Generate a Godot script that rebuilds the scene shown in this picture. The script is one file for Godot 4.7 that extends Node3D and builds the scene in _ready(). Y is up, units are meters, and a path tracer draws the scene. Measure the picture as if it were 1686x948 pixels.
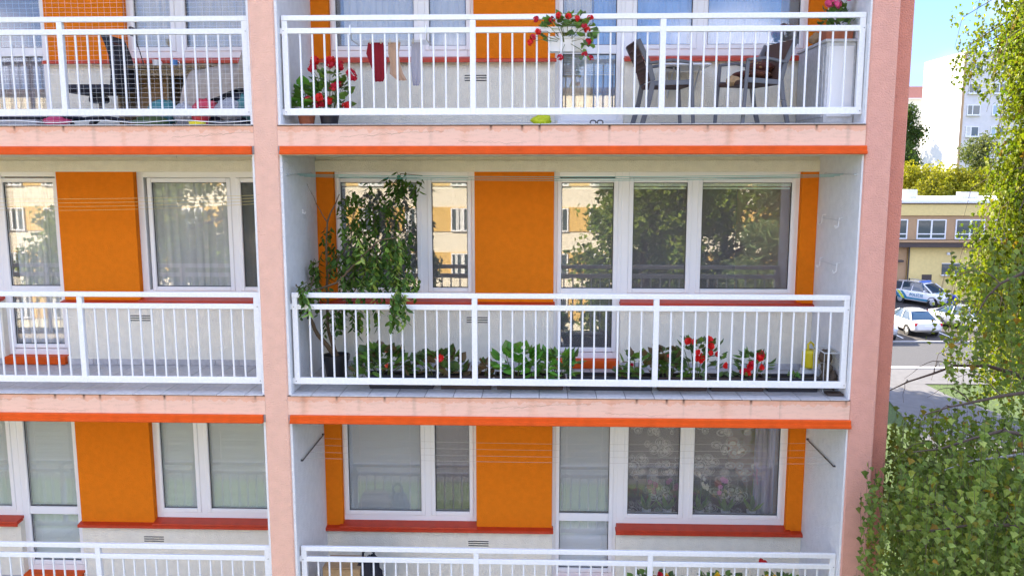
extends Node3D
# ---------------------------------------------------------------- helpers
var rng := RandomNumberGenerator.new()
var used := {}
var boxes := {}
var M := {}
const B := -1.2925            # plane of the loggia's back wall
const FL := [10.62, 7.82, 5.02]   # the three loggia floors in view
const MIR := -5.534           # the left flat is the mirror image of the right one


func rr(a: float, b: float) -> float:
	return rng.randf_range(a, b)


func nm(parent: Node, called: String) -> String:
	var key := str(parent.get_instance_id()) + called
	var k: int = used.get(key, 0)
	used[key] = k + 1
	return called if k == 0 else "%s_%03d" % [called, k]


func put(o: Node3D, called: String, parent: Node = null) -> Node3D:
	var p: Node = parent if parent else self
	o.name = nm(p, called)
	p.add_child(o, true)
	return o


func tag(o: Node, label: String, category: String = "", group: String = "", kind: String = "") -> Node:
	if label: o.set_meta("label", label)
	if category: o.set_meta("category", category)
	if group: o.set_meta("group", group)
	if kind: o.set_meta("kind", kind)
	return o


func thing(called: String, label: String, category: String, at := Vector3.ZERO, turn := 0.0, group := "") -> Node3D:
	var o := Node3D.new()
	put(o, called)
	o.position = at
	o.rotation.y = turn
	tag(o, label, category, group)
	return o


func node(called: String, parent: Node, at := Vector3.ZERO) -> Node3D:
	var o := Node3D.new()
	put(o, called, parent)
	o.position = at
	return o


func inst(mesh: Mesh, called: String, mat: Material, parent: Node = null, at := Vector3.ZERO, basis := Basis.IDENTITY) -> MeshInstance3D:
	var o := MeshInstance3D.new()
	o.mesh = mesh
	o.material_override = mat
	put(o, called, parent)
	o.transform = Transform3D(basis, at)
	return o


class MB:
	var st := SurfaceTool.new()
	var n := 0
	func _init() -> void:
		st.begin(Mesh.PRIMITIVE_TRIANGLES)
	func tri(a: Vector3, b: Vector3, c: Vector3, out: Vector3, uvs := []) -> void:
		var nn := (b - a).cross(c - a)
		if nn.length_squared() < 1e-16: return
		nn = nn.normalized()
		var v := [a, b, c]
		var u: Array = uvs if uvs else [Vector2(a.x, a.y), Vector2(b.x, b.y), Vector2(c.x, c.y)]
		var order := [0, 2, 1]
		if nn.dot(out) < 0.0:
			nn = -nn
			order = [0, 1, 2]
		for i in order:
			st.set_normal(nn)
			st.set_uv(u[i])
			st.add_vertex(v[i])
		n += 1
	func quad(a: Vector3, b: Vector3, c: Vector3, d: Vector3, out: Vector3, uvs := []) -> void:
		if uvs:
			tri(a, b, c, out, [uvs[0], uvs[1], uvs[2]])
			tri(a, c, d, out, [uvs[0], uvs[2], uvs[3]])
		else:
			tri(a, b, c, out)
			tri(a, c, d, out)
	# smooth triangle: normals given
	func stri(v: Array, nr: Array, u: Array) -> void:
		var f: Vector3 = (v[1] - v[0]).cross(v[2] - v[0])
		if f.length_squared() < 1e-18: return
		var order := [0, 2, 1] if f.dot(nr[0] + nr[1] + nr[2]) > 0.0 else [0, 1, 2]
		for i in order:
			st.set_normal(nr[i])
			st.set_uv(u[i])
			st.add_vertex(v[i])
		n += 1
	func box(c: Vector3, s: Vector3, bevel := 0.0, bs := Basis.IDENTITY) -> void:
		var h := s * 0.5
		var e: float = minf(bevel, minf(h.x, minf(h.y, h.z)) * 0.9)
		if e <= 0.0:
			for ax in 3:
				for sg in [-1.0, 1.0]:
					var nn := Vector3.ZERO; nn[ax] = sg
					var p := []
					for k in [[-1, -1], [1, -1], [1, 1], [-1, 1]]:
						var q := Vector3.ZERO
						q[ax] = sg * h[ax]; q[(ax + 1) % 3] = k[0] * h[(ax + 1) % 3]; q[(ax + 2) % 3] = k[1] * h[(ax + 2) % 3]
						p.append(c + bs * q)
					quad(p[0], p[1], p[2], p[3], bs * nn)
			return
		for ax in 3:
			for sg in [-1.0, 1.0]:
				var nn := Vector3.ZERO; nn[ax] = sg
				var p := []
				for k in [[-1, -1], [1, -1], [1, 1], [-1, 1]]:
					var q := Vector3.ZERO
					q[ax] = sg * h[ax]; q[(ax + 1) % 3] = k[0] * (h[(ax + 1) % 3] - e); q[(ax + 2) % 3] = k[1] * (h[(ax + 2) % 3] - e)
					p.append(c + bs * q)
				quad(p[0], p[1], p[2], p[3], bs * nn)
		for ax in 3:
			var b1 := (ax + 1) % 3
			var b2 := (ax + 2) % 3
			for s1 in [-1.0, 1.0]:
				for s2 in [-1.0, 1.0]:
					var nn := Vector3.ZERO; nn[b1] = s1; nn[b2] = s2
					var p := []
					for k in [[-1, 0], [1, 0], [1, 1], [-1, 1]]:
						var q := Vector3.ZERO
						q[ax] = k[0] * (h[ax] - e)
						q[b1] = s1 * (h[b1] - (e if k[1] else 0.0))
						q[b2] = s2 * (h[b2] - (0.0 if k[1] else e))
						p.append(c + bs * q)
					quad(p[0], p[1], p[2], p[3], bs * nn)
		for sx in [-1.0, 1.0]:
			for sy in [-1.0, 1.0]:
				for sz in [-1.0, 1.0]:
					var sv := Vector3(sx, sy, sz)
					tri(c + bs * (sv * Vector3(h.x, h.y - e, h.z - e)), c + bs * (sv * Vector3(h.x - e, h.y, h.z - e)), c + bs * (sv * Vector3(h.x - e, h.y - e, h.z)), bs * sv)
	func ab(a: Vector3, b: Vector3, bevel := 0.0) -> void:
		box((a + b) * 0.5, (b - a).abs(), bevel)
	func bar(a: Vector3, b: Vector3, w: float, d: float, bevel := 0.0, up := Vector3.UP) -> void:
		var y := (b - a).normalized()
		var x := up.cross(y)
		if x.length() < 0.05: x = Vector3.RIGHT if absf(y.x) < 0.9 else Vector3.BACK
		x = (x - y * x.dot(y)).normalized()
		box((a + b) * 0.5, Vector3(w, (b - a).length(), d), bevel, Basis(x, y, x.cross(y)))
	func tube(pts: Array, rad: Array, sides := 6, cap := true) -> void:
		var rings := []
		var prev := Vector3.ZERO
		var along := 0.0
		for i in pts.size():
			var t: Vector3 = (pts[mini(i + 1, pts.size() - 1)] - pts[maxi(i - 1, 0)]).normalized()
			var x := prev
			if x == Vector3.ZERO: x = Vector3.UP.cross(t) if absf(t.y) < 0.9 else Vector3.RIGHT.cross(t)
			x = (x - t * x.dot(t)).normalized()
			prev = x
			var y := t.cross(x)
			if i: along += (pts[i] - pts[i - 1]).length()
			var ring := []
			for k in sides + 1:
				var a := TAU * k / sides
				var nn := x * cos(a) + y * sin(a)
				ring.append([pts[i] + nn * rad[mini(i, rad.size() - 1)], nn, Vector2(float(k) / sides, along)])
			rings.append(ring)
		for i in rings.size() - 1:
			for k in sides:
				var a: Array = rings[i][k]; var b: Array = rings[i][k + 1]; var c: Array = rings[i + 1][k + 1]; var d: Array = rings[i + 1][k]
				stri([a[0], b[0], c[0]], [a[1], b[1], c[1]], [a[2], b[2], c[2]])
				stri([a[0], c[0], d[0]], [a[1], c[1], d[1]], [a[2], c[2], d[2]])
		if cap:
			for e in [0, rings.size() - 1]:
				var o: Vector3 = (pts[0] - pts[1]) if e == 0 else (pts[-1] - pts[-2])
				for k in range(1, sides - 1):
					tri(rings[e][0][0], rings[e][k][0], rings[e][k + 1][0], o)
	func lathe(prof: Array, sides := 20, c := Vector3.ZERO, sq := Vector2.ONE) -> void:
		for i in prof.size() - 1:
			var p: Vector2 = prof[i]; var q: Vector2 = prof[i + 1]
			var d := (q - p)
			var nn := Vector2(d.y, -d.x).normalized()
			for k in sides:
				var v := []; var nr := []; var uv := []
				for e in [[p, k], [p, k + 1], [q, k + 1], [q, k]]:
					var a: float = TAU * e[1] / sides
					v.append(c + Vector3(cos(a) * e[0].x * sq.x, e[0].y, sin(a) * e[0].x * sq.y))
					nr.append(Vector3(cos(a) * nn.x, nn.y, sin(a) * nn.x))
					uv.append(Vector2(float(e[1]) / sides, e[0].y))
				stri([v[0], v[1], v[2]], [nr[0], nr[1], nr[2]], [uv[0], uv[1], uv[2]])
				stri([v[0], v[2], v[3]], [nr[0], nr[2], nr[3]], [uv[0], uv[2], uv[3]])
	func prism(prof: Array, x0: float, x1: float) -> void:   # prof: Vector2(z, y) run round, extruded along x
		var cc := Vector2.ZERO
		for p in prof: cc += p / prof.size()
		for i in prof.size():
			var p: Vector2 = prof[i]; var q: Vector2 = prof[(i + 1) % prof.size()]
			var d := q - p
			var nn := Vector2(d.y, -d.x)
			if nn.dot((p + q) * 0.5 - cc) < 0.0: nn = -nn
			quad(Vector3(x0, p.y, p.x), Vector3(x1, p.y, p.x), Vector3(x1, q.y, q.x), Vector3(x0, q.y, q.x), Vector3(0, nn.y, nn.x), [Vector2(x0, p.y), Vector2(x1, p.y), Vector2(x1, q.y), Vector2(x0, q.y)])
		var pv := PackedVector2Array(prof)
		var idx := Geometry2D.triangulate_polygon(pv)
		for k in range(0, idx.size(), 3):
			for e in [[x0, Vector3.LEFT], [x1, Vector3.RIGHT]]:
				tri(Vector3(e[0], pv[idx[k]].y, pv[idx[k]].x), Vector3(e[0], pv[idx[k + 1]].y, pv[idx[k + 1]].x), Vector3(e[0], pv[idx[k + 2]].y, pv[idx[k + 2]].x), e[1])
	func ball(c: Vector3, r: Vector3, seg := 10, noise: FastNoiseLite = null, amt := 0.0) -> void:
		var g := []
		for i in seg + 1:
			var row := []
			var th := PI * i / seg
			for k in seg * 2:
				var ph := PI * k / seg
				var d := Vector3(sin(th) * cos(ph), cos(th), sin(th) * sin(ph))
				var s := 1.0
				if noise: s += amt * noise.get_noise_3dv((d * r + c) * 100.0)
				row.append(c + d * r * s)
			g.append(row)
		var w := seg * 2
		for i in seg:
			for k in w:
				var v := [g[i][k], g[i][(k + 1) % w], g[i + 1][(k + 1) % w], g[i + 1][k]]
				var nr := []
				for q in v: nr.append(((q - c) / (r * r)).normalized())
				var z := Vector2.ZERO
				stri([v[0], v[1], v[2]], [nr[0], nr[1], nr[2]], [z, z, z])
				stri([v[0], v[2], v[3]], [nr[0], nr[2], nr[3]], [z, z, z])
	# a sheet of points, grid[i][k], smooth
	func sheet(g: Array, uvscale := 1.0) -> void:
		var h := g.size(); var w: int = g[0].size()
		var nr := []
		for i in h:
			var row := []
			for k in w:
				var a: Vector3 = g[i][mini(k + 1, w - 1)] - g[i][maxi(k - 1, 0)]
				var b: Vector3 = g[mini(i + 1, h - 1)][k] - g[maxi(i - 1, 0)][k]
				row.append(a.cross(b).normalized())
			nr.append(row)
		for i in h - 1:
			for k in w - 1:
				var id := [[i, k], [i, k + 1], [i + 1, k + 1], [i + 1, k]]
				var v := []; var n4 := []; var u := []
				for e in id:
					v.append(g[e[0]][e[1]]); n4.append(nr[e[0]][e[1]])
					u.append(Vector2(float(e[1]) / (w - 1), float(e[0]) / (h - 1)) * uvscale)
				stri([v[0], v[1], v[2]], [n4[0], n4[1], n4[2]], [u[0], u[1], u[2]])
				stri([v[0], v[2], v[3]], [n4[0], n4[2], n4[3]], [u[0], u[2], u[3]])
	func mesh() -> ArrayMesh:
		return st.commit()


func done(mb: MB, called: String, mat: Material, parent: Node = null, at := Vector3.ZERO) -> MeshInstance3D:
	return inst(mb.mesh(), called, mat, parent, at)


# a bevelled box as an object of its own; boxes of one size share their mesh
func bx(called: String, mat: Material, c: Vector3, s: Vector3, parent: Node = null, bevel := 0.004) -> MeshInstance3D:
	var key := "%.4f %.4f %.4f %.4f" % [s.x, s.y, s.z, bevel]
	if not boxes.has(key):
		var m := MB.new()
		m.box(Vector3.ZERO, s, bevel)
		boxes[key] = m.mesh()
	return inst(boxes[key], called, mat, parent, c)


func bab(called: String, mat: Material, a: Vector3, b: Vector3, parent: Node = null, bevel := 0.004) -> MeshInstance3D:
	return bx(called, mat, (a + b) * 0.5, (b - a).abs(), parent, bevel)


func noise_tex(freq: float, lo: float, hi: float, seed_: int, octaves := 4, size := 512, normal := false, bump := 4.0, kind := FastNoiseLite.TYPE_SIMPLEX_SMOOTH) -> NoiseTexture2D:
	var f := FastNoiseLite.new()
	f.seed = seed_
	f.frequency = freq
	f.noise_type = kind
	f.fractal_octaves = octaves
	var t := NoiseTexture2D.new()
	t.width = size
	t.height = size
	t.seamless = true
	t.noise = f
	if normal:
		t.as_normal_map = true
		t.bump_strength = bump
	else:
		var g := Gradient.new()
		g.set_color(0, Color(lo, lo, lo))
		g.set_color(1, Color(hi, hi, hi))
		t.color_ramp = g
	return t


var T := {}


func mat(called: String, c: Color, rough := 0.7, o := {}) -> StandardMaterial3D:
	var m := StandardMaterial3D.new()
	m.resource_name = called
	var s := c.linear_to_srgb()
	s.a = c.a
	m.albedo_color = s
	m.roughness = rough
	m.metallic = o.get("metal", 0.0)
	m.metallic_specular = o.get("spec", 0.5)
	if o.has("tex"):
		m.albedo_texture = T[o.tex]
		if not o.get("uv", false):
			m.uv1_triplanar = true
			m.uv1_world_triplanar = o.get("world", true)
		var k: float = o.get("scale", 1.0)
		m.uv1_scale = o.get("scale3", Vector3(k, k, k))
	if o.has("nrm"):
		m.normal_enabled = true
		m.normal_texture = T[o.nrm]
		m.normal_scale = o.get("nscale", 1.0)
		if not o.has("tex"):
			m.uv1_triplanar = true
			m.uv1_world_triplanar = o.get("world", true)
			var k: float = o.get("scale", 1.0)
			m.uv1_scale = Vector3(k, k, k)
	if o.has("back"):
		m.backlight_enabled = true
		m.backlight = (o.back as Color).linear_to_srgb()
	if o.get("vcol", false):
		m.vertex_color_use_as_albedo = true
	if o.has("coat"):
		m.clearcoat_enabled = true
		m.clearcoat = o.coat
		m.clearcoat_roughness = 0.05
	M[called] = m
	return m


func lin(r: float, g: float, b: float) -> Color:
	return Color(r, g, b)


func make_materials() -> void:
	T.mottle = noise_tex(0.012, 0.88, 1.0, 11, 5)
	T.soft = noise_tex(0.02, 0.955, 1.0, 12, 5)
	T.grit = noise_tex(0.12, 0.72, 1.0, 13, 3)
	T.rough = noise_tex(0.16, 0, 1, 14, 3, 512, true, 5.0)
	T.wave = noise_tex(0.02, 0, 1, 15, 3, 512, true, 6.0)
	T.blotch = noise_tex(0.03, 0.45, 1.0, 16, 5)
	T.asphalt = noise_tex(0.2, 0.55, 1.0, 17, 4)
	T.bark = noise_tex(0.05, 0.4, 1.0, 18, 5)
	T.grass = noise_tex(0.06, 0.35, 1.0, 19, 5)
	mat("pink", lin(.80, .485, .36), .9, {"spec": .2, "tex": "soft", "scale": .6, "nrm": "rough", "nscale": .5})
	mat("pink_pier_shaded", lin(.72, .375, .285), .9, {"spec": .2, "tex": "soft", "scale": .6, "nrm": "rough", "nscale": .5})  # darker copy of the column pink: shade away from the left-hand light, in colour
	mat("pink_gable_shaded", lin(.62, .262, .185), .9, {"spec": .2, "tex": "soft", "scale": .6, "nrm": "rough", "nscale": .5})  # deeper pink: the shadow behind the pier front is put into the colour
	mat("white_wall", lin(.81, .81, .80), .9, {"spec": .2, "tex": "soft", "scale": .7, "nrm": "rough", "nscale": .6})
	mat("cream", lin(.82, .785, .655), .9, {"spec": .2, "tex": "soft", "scale": .7, "nrm": "rough", "nscale": .5})
	mat("ceiling", lin(.78, .77, .74), .9, {"tex": "soft", "scale": .7})
	mat("orange", lin(.79, .205, .012), .9, {"spec": .15, "tex": "soft", "scale": .9, "nrm": "rough", "nscale": .6})
	mat("flash", lin(.72, .098, .012), .5, {"spec": .25, "tex": "mottle", "scale": .8})
	mat("sill_red", lin(.55, .045, .012), .4, {"tex": "mottle", "scale": 1.1})
	mat("paint", lin(.83, .83, .82), .38, {"tex": "soft", "scale": 2.6})
	mat("pvc", lin(.80, .80, .80), .3)
	mat("pvc_grey", lin(.60, .60, .59), .35)
	mat("gasket", lin(.03, .03, .03), .6)
	mat("steel", lin(.45, .45, .45), .35, {"metal": .8})
	mat("tile", lin(.56, .545, .53), .45, {"tex": "mottle", "scale": 2.3, "nrm": "wave", "nscale": .15})
	mat("tile_b", lin(.50, .485, .475), .45, {"tex": "mottle", "scale": 1.9, "nrm": "wave", "nscale": .15})
	mat("grout", lin(.13, .12, .115), .9, {"tex": "grit", "scale": 2.0})
	mat("concrete", lin(.36, .34, .32), .9, {"tex": "mottle", "scale": .8})
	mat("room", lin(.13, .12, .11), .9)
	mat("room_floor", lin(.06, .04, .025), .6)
	mat("dark", lin(.02, .02, .022), .6)
	var g := mat("glass", Color(1, 1, 1, .02), 0.0)
	g.transparency = BaseMaterial3D.TRANSPARENCY_ALPHA
	mat("asphalt", lin(.085, .085, .09), .9, {"tex": "asphalt", "scale": .35, "nrm": "rough", "nscale": .4})
	mat("asphalt_dark", lin(.075, .065, .062), .85, {"tex": "blotch", "scale": .15})
	mat("pavement", lin(.105, .103, .105), .9, {"tex": "mottle", "scale": .3})
	mat("yard", lin(.34, .31, .27), .9, {"tex": "mottle", "scale": .2})  # unseen ground, added pale to bounce warm sunlight onto the facade
	mat("kerb", lin(.34, .33, .32), .9, {"tex": "mottle", "scale": .9})
	mat("road_paint", lin(.75, .75, .74), .8, {"tex": "mottle", "scale": .9})
	mat("lawn", lin(.075, .135, .010), .95, {"tex": "grass", "scale": .25})
	mat("soil", lin(.05, .035, .025), .95, {"tex": "blotch", "scale": 4.0, "nrm": "rough", "nscale": 1.5})


# the stained pink fascia of the floor slabs: rust and dirt runs under each tile joint
func make_slab_texture() -> void:
	var w := 1536
	var h := 64
	var im := Image.create(w, h, false, Image.FORMAT_RGB8)
	var n := FastNoiseLite.new()
	n.seed = 5; n.frequency = .02
	var n2 := FastNoiseLite.new()
	n2.seed = 6; n2.frequency = .15
	var run := PackedFloat32Array(); run.resize(w)
	var rust := PackedFloat32Array(); rust.resize(w)
	var black := PackedFloat32Array(); black.resize(w)
	rng.seed = 77
	var step := w * .30 / 6.0
	for j in 21:
		var c: float = j * step + (rr(-3, 3) if rng.randf() < .6 else rr(-30, 30))
		var s := rr(.0, .11) * (1.0 if rng.randf() < .6 else .2)
		var wd := rr(3, 11)
		var bk := rr(.0, .8) if rng.randf() < .3 else 0.0
		var rs := rr(.08, .35) if rng.randf() < .5 else 0.0
		for x in range(maxi(0, int(c - 34)), mini(w, int(c + 34))):
			var q := exp(-pow((x - c) / wd, 2.0))
			run[x] = maxf(run[x], s * q)
			rust[x] = maxf(rust[x], rs * exp(-pow((x - c - 6) / (wd * 1.8), 2.0)))
			black[x] = maxf(black[x], bk * exp(-pow((x - c) / 3.0, 2.0)))
	for x in w:
		var top := .25 + .22 * n.get_noise_1d(x * 2.0)
		for y in h:
			var v := float(y) / h
			var f := 1.0 + .06 * n.get_noise_2d(x, y * 4) + .03 * n2.get_noise_2d(x, y) - run[x] * (1.0 - .5 * v)
			var c := Color(f, f, f)
			if v < top: c = c.lerp(Color(f * .97, f * .86, f * .80), .6)
			c = c.lerp(Color(.86, .62, .45), clampf(rust[x] * (.75 - .4 * v), 0, 1))
			c = c.lerp(Color(.16, .13, .12), clampf(black[x] * (1.0 - v * 3.6), 0, 1))
			if y < 2: c = c.darkened(.35)
			if y > h - 3: c = c.darkened(.12)
			im.set_pixel(x, y, c)
	# hairline cracks
	for k in 3:
		var x := rr(0, w - 300); var y := rr(18, 50)
		for i in int(rr(90, 300)):
			x += 1.0
			y += rr(-.9, .9) + .4 * n2.get_noise_1d(x)
			var px := clampi(int(x), 0, w - 1); var py := clampi(int(y), 2, h - 3)
			im.set_pixel(px, py, im.get_pixel(px, py).darkened(.22))
	T.slab = ImageTexture.create_from_image(im)
	var m := mat("slab", lin(.80, .51, .375), .9, {"tex": "slab", "uv": true})
	m.texture_repeat = true


# ---------------------------------------------------------------- the block of flats
var block: Node3D


func ring(m: MB, x0: float, x1: float, y0: float, y1: float, w: float, z0: float, z1: float, bev := .004) -> void:
	m.ab(Vector3(x0, y0, z0), Vector3(x0 + w, y1, z1), bev)
	m.ab(Vector3(x1 - w, y0, z0), Vector3(x1, y1, z1), bev)
	m.ab(Vector3(x0 + w, y0, z0), Vector3(x1 - w, y0 + w, z1), bev)
	m.ab(Vector3(x0 + w, y1 - w, z0), Vector3(x1 - w, y1, z1), bev)


func pane(parent: Node, x0: float, x1: float, y0: float, y1: float, z: float) -> void:
	var m := MB.new()      # triple glazing: sheets of 4 mm
	m.ab(Vector3(x0 - .008, y0 - .008, z - .002), Vector3(x1 + .008, y1 + .008, z + .002))
	m.ab(Vector3(x0 - .008, y0 - .008, z - .016), Vector3(x1 + .008, y1 + .008, z - .012))
	m.ab(Vector3(x0 - .008, y0 - .008, z - .030), Vector3(x1 + .008, y1 + .008, z - .026))
	done(m, "pane", M.glass, parent)


func sash(parent: Node, called: String, gx0: float, gx1: float, gy0: float, gy1: float, bars := [], dark := false) -> void:
	# a casement round the glass gx0..gx1, gy0..gy1; bars: [y0, y1] of cross rails
	var s := node(called, parent) if false else parent
	var zf := B - .078
	var m := MB.new()
	var w := .052
	ring(m, gx0 - w, gx1 + w, gy0 - w, gy1 + w, w, zf - .06, zf, .006)
	for b in bars: m.ab(Vector3(gx0, b[0], zf - .06), Vector3(gx1, b[1], zf - .002), .006)
	done(m, called, M.pvc, s)
	var g := MB.new()
	var ys := [gy0]
	for b in bars: ys += [b[0], b[1]]
	ys.append(gy1)
	for k in range(0, ys.size(), 2):
		ring(g, gx0 - .001, gx1 + .001, ys[k] - .001, ys[k + 1] + .001, .008, zf - .034, zf - .024, 0.0)
		pane(s, gx0, gx1, ys[k], ys[k + 1], zf - .032)
	done(g, "gasket", M.gasket if not dark else M.pvc_grey, s)


func flat_side(x: float, mir: bool) -> float:
	return MIR - x if mir else x


# one loggia with its back wall; F its floor
func loggia(F: float, mir: bool) -> void:
	var X := func(x: float) -> float: return MIR - x if mir else x
	var seg := func(a: float, b: float) -> Array: return [minf(X.call(a), X.call(b)), maxf(X.call(a), X.call(b))]
	var side := "left" if mir else "right"
	# parapets, header
	for e in [[-2.62, .172], [.955, 3.20]]:
		var s: Array = seg.call(e[0], e[1])
		bab("parapet_wall", M.cream, Vector3(s[0], F, B - .2), Vector3(s[1], F + .79, B), block, .003)
	var hs: Array = seg.call(-2.62, 3.20)
	bab("wall_header", M.cream, Vector3(hs[0], F + 2.32, B - .2), Vector3(hs[1], F + 2.452, B + .012), block, .004)
	bab("wall_header", M.cream, Vector3(hs[0], F + 2.452, B - .2), Vector3(hs[1], F + 2.50, B - .02), block, .002)
	for e in [[-2.62, -2.41], [-.757, .169], [3.012, 3.20]]:
		var s: Array = seg.call(e[0], e[1])
		bab("orange_panel", M.orange, Vector3(s[0], F + .79, B - .2), Vector3(s[1], F + 2.32, B), block, .003)
	# windows
	for win in [[-2.445, -.75, [[-2.346, -1.447], [-1.27, -.848]]], [.962, 3.06, [[1.096, 1.722], [1.895, 2.925]]]]:
		var w := node("window", block)
		var s: Array = seg.call(win[0], win[1])
		var fm := MB.new()
		ring(fm, s[0], s[1], F + .825, F + 2.335, .085, B - .17, B - .09, .005)
		var gs: Array = win[2]
		if mir and F == FL[1] and win[0] < 0.0: gs = [[-2.346, -2.0], [-1.83, -.93]]
		var mu: Array = seg.call(gs[0][1] + .045, gs[1][0] - .045)
		fm.ab(Vector3(mu[0], F + .87, B - .17), Vector3(mu[1], F + 2.29, B - .089), .005)
		# drain caps in the bottom rail
		for k in 4:
			var cx: float = lerpf(s[0], s[1], .1 + .27 * k)
			fm.ab(Vector3(cx - .018, F + .850, B - .091), Vector3(cx + .018, F + .858, B - .087), .002)
		done(fm, "window_frame", M.pvc, w)
		for g in gs:
			var q: Array = seg.call(g[0], g[1])
			sash(w, "sash", q[0], q[1], F + .95, F + 2.195)
		var hm := MB.new()
		var hx: float = X.call(gs[1][0] - .026)
		hm.box(Vector3(hx, F + 1.5, B - .15), Vector3(.025, .12, .03), .008)
		done(hm, "window_handle", M.pvc, w)
		# window board: red sheet metal running down to the front lip
		var sm := MB.new()
		sm.prism([Vector2(B - .15, F + .828), Vector2(B - .085, F + .826), Vector2(B + .055, F + .800), Vector2(B + .058, F + .782), Vector2(B - .15, F + .782)], s[0] - .0, s[1] + .0)
		done(sm, "window_sill", M.sill_red, block)
		bab("inner_sill", M.pvc, Vector3(s[0], F + .805, B - .46), Vector3(s[1], F + .828, B - .205), block, .004)
	for e in [[-2.612, .185], [.945, 3.195]]:
		var s: Array = seg.call(e[0], e[1])
		var sm := MB.new()
		sm.prism([Vector2(B - .05, F + .797), Vector2(B + .003, F + .797), Vector2(B + .068, F + .785), Vector2(B + .078, F + .780), Vector2(B + .078, F + .748), Vector2(B + .070, F + .745), Vector2(B + .066, F + .772), Vector2(B - .05, F + .782)], s[0], s[1])
		done(sm, "sill_flashing", M.sill_red, block)
	# balcony door
	var d := node("balcony_door", block)
	var s: Array = seg.call(.16, .963)
	var fm := MB.new()
	ring(fm, s[0], s[1], F + .10, F + 2.335, .075, B - .17, B - .09, .005)
	done(fm, "door_frame", M.pvc, d)
	var q: Array = seg.call(.259, .868)
	sash(d, "door_leaf", q[0], q[1], F + .235, F + 2.195, [[F + .85, F + .95]])
	var tm := MB.new()
	var ts: Array = seg.call(.20, .945)
	tm.prism([Vector2(B - .1, F + .105), Vector2(B + .03, F + .10), Vector2(B + .045, F + .085), Vector2(B + .045, F + .01), Vector2(B - .1, F + .01)], ts[0], ts[1])
	done(tm, "door_threshold", M.pvc if F == FL[0] else M.flash, block)
	var rv: Array = seg.call(.172, .955)
	bab("threshold_wall", M.cream, Vector3(rv[0], F - .02, B - .2), Vector3(rv[1], F + .10, B - .02), block, .002)
	# vent grille under the orange panel
	var vg := node("vent_grille", block)
	var v: Array = seg.call(-.86, -.61)
	for k in 3:
		bab("vent_slot", M.dark if k != 2 else M.gasket, Vector3(v[0], F + .545 + k * .028, B - .002), Vector3(v[1] , F + .556 + k * .028, B + .005), vg, .002)
	# side walls, ceiling, slab edge, flashing
	for e in [[-2.645, -2.612], [3.20, 3.235]]:
		var a: Array = seg.call(e[0], e[1])
		bab("side_wall", M.white_wall, Vector3(a[0], F - .012, B - .1), Vector3(a[1], F + 2.50, -.02), block, .006)
	var c: Array = seg.call(-2.645, 3.215)
	var sl := MB.new()
	var wd: float = c[1] - c[0]
	var u0 := rr(0, 1)
	var y1 := F - .013
	var y0 := F - .217
	sl.quad(Vector3(c[0], y0, 0), Vector3(c[1], y0, 0), Vector3(c[1], y1, 0), Vector3(c[0], y1, 0), Vector3.BACK, [Vector2(u0, 1), Vector2(u0 + 1, 1), Vector2(u0 + 1, 0), Vector2(u0, 0)])
	done(sl, "slab_edge", M.slab, block, Vector3(0, 0, -.004))
	bab("floor_slab", M.concrete, Vector3(c[0], F - .298, -1.55), Vector3(c[1], F - .013, -.006), block, 0.0)
	bab("loggia_ceiling", M.ceiling, Vector3(c[0], F - .306, B - .1), Vector3(c[1], F - .299, -.01), block, 0.0)
	var fl := MB.new()
	var fs: Array = seg.call(-2.622, 3.226)
	fl.prism([Vector2(-.02, F - .214), Vector2(.016, F - .217), Vector2(.026, F - .224), Vector2(.028, F - .262), Vector2(.044, F - .268), Vector2(.047, F - .294), Vector2(.040, F - .300), Vector2(-.02, F - .300)], fs[0], fs[1])
	done(fl, "edge_flashing", M.flash, block)
	# floor tiles and skirting
	var bf := bab("balcony_floor", M.grout, Vector3(c[0], F - .012, B), Vector3(c[1], F - .006, -.001), block, 0.0)
	bf.set_meta("label", "tiled balcony floor")
	var nx := 20
	var x0: float = c[0] - .05
	for r in 5:
		for k in nx:
			var ta := maxf(x0 + k * .30 + .003, c[0] + .034)
			var tb := minf(x0 + k * .30 + .297, c[1] - .018)
			var za := .014 - r * .30
			var zb := maxf(za - .294, B + .004)
			if tb - ta < .02 or za - zb < .02: continue
			bab_local("floor_tile", [M.tile, M.tile_b, M.tile][rng.randi() % 3], Vector3(ta, F - .008 + rr(-.001, .001), zb), Vector3(tb, F + .002, za), bf, .003)
	for e in [[-2.61, .17], [.97, 3.19]]:
		var a: Array = seg.call(e[0], e[1])
		var k := 0
		while a[0] + k * .3 < a[1] - .05:
			bab_local("skirting_tile", [M.tile, M.tile_b][rng.randi() % 2], Vector3(a[0] + k * .3 + .002, F + .004, B), Vector3(minf(a[0] + k * .3 + .298, a[1]), F + .075, B + .010), bf, .002)
			k += 1


func bab_local(called: String, m: Material, a: Vector3, b: Vector3, parent: Node3D, bevel := .003) -> MeshInstance3D:
	var o := bab(called, m, a, b, parent, bevel)
	o.position -= parent.position
	return o


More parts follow.
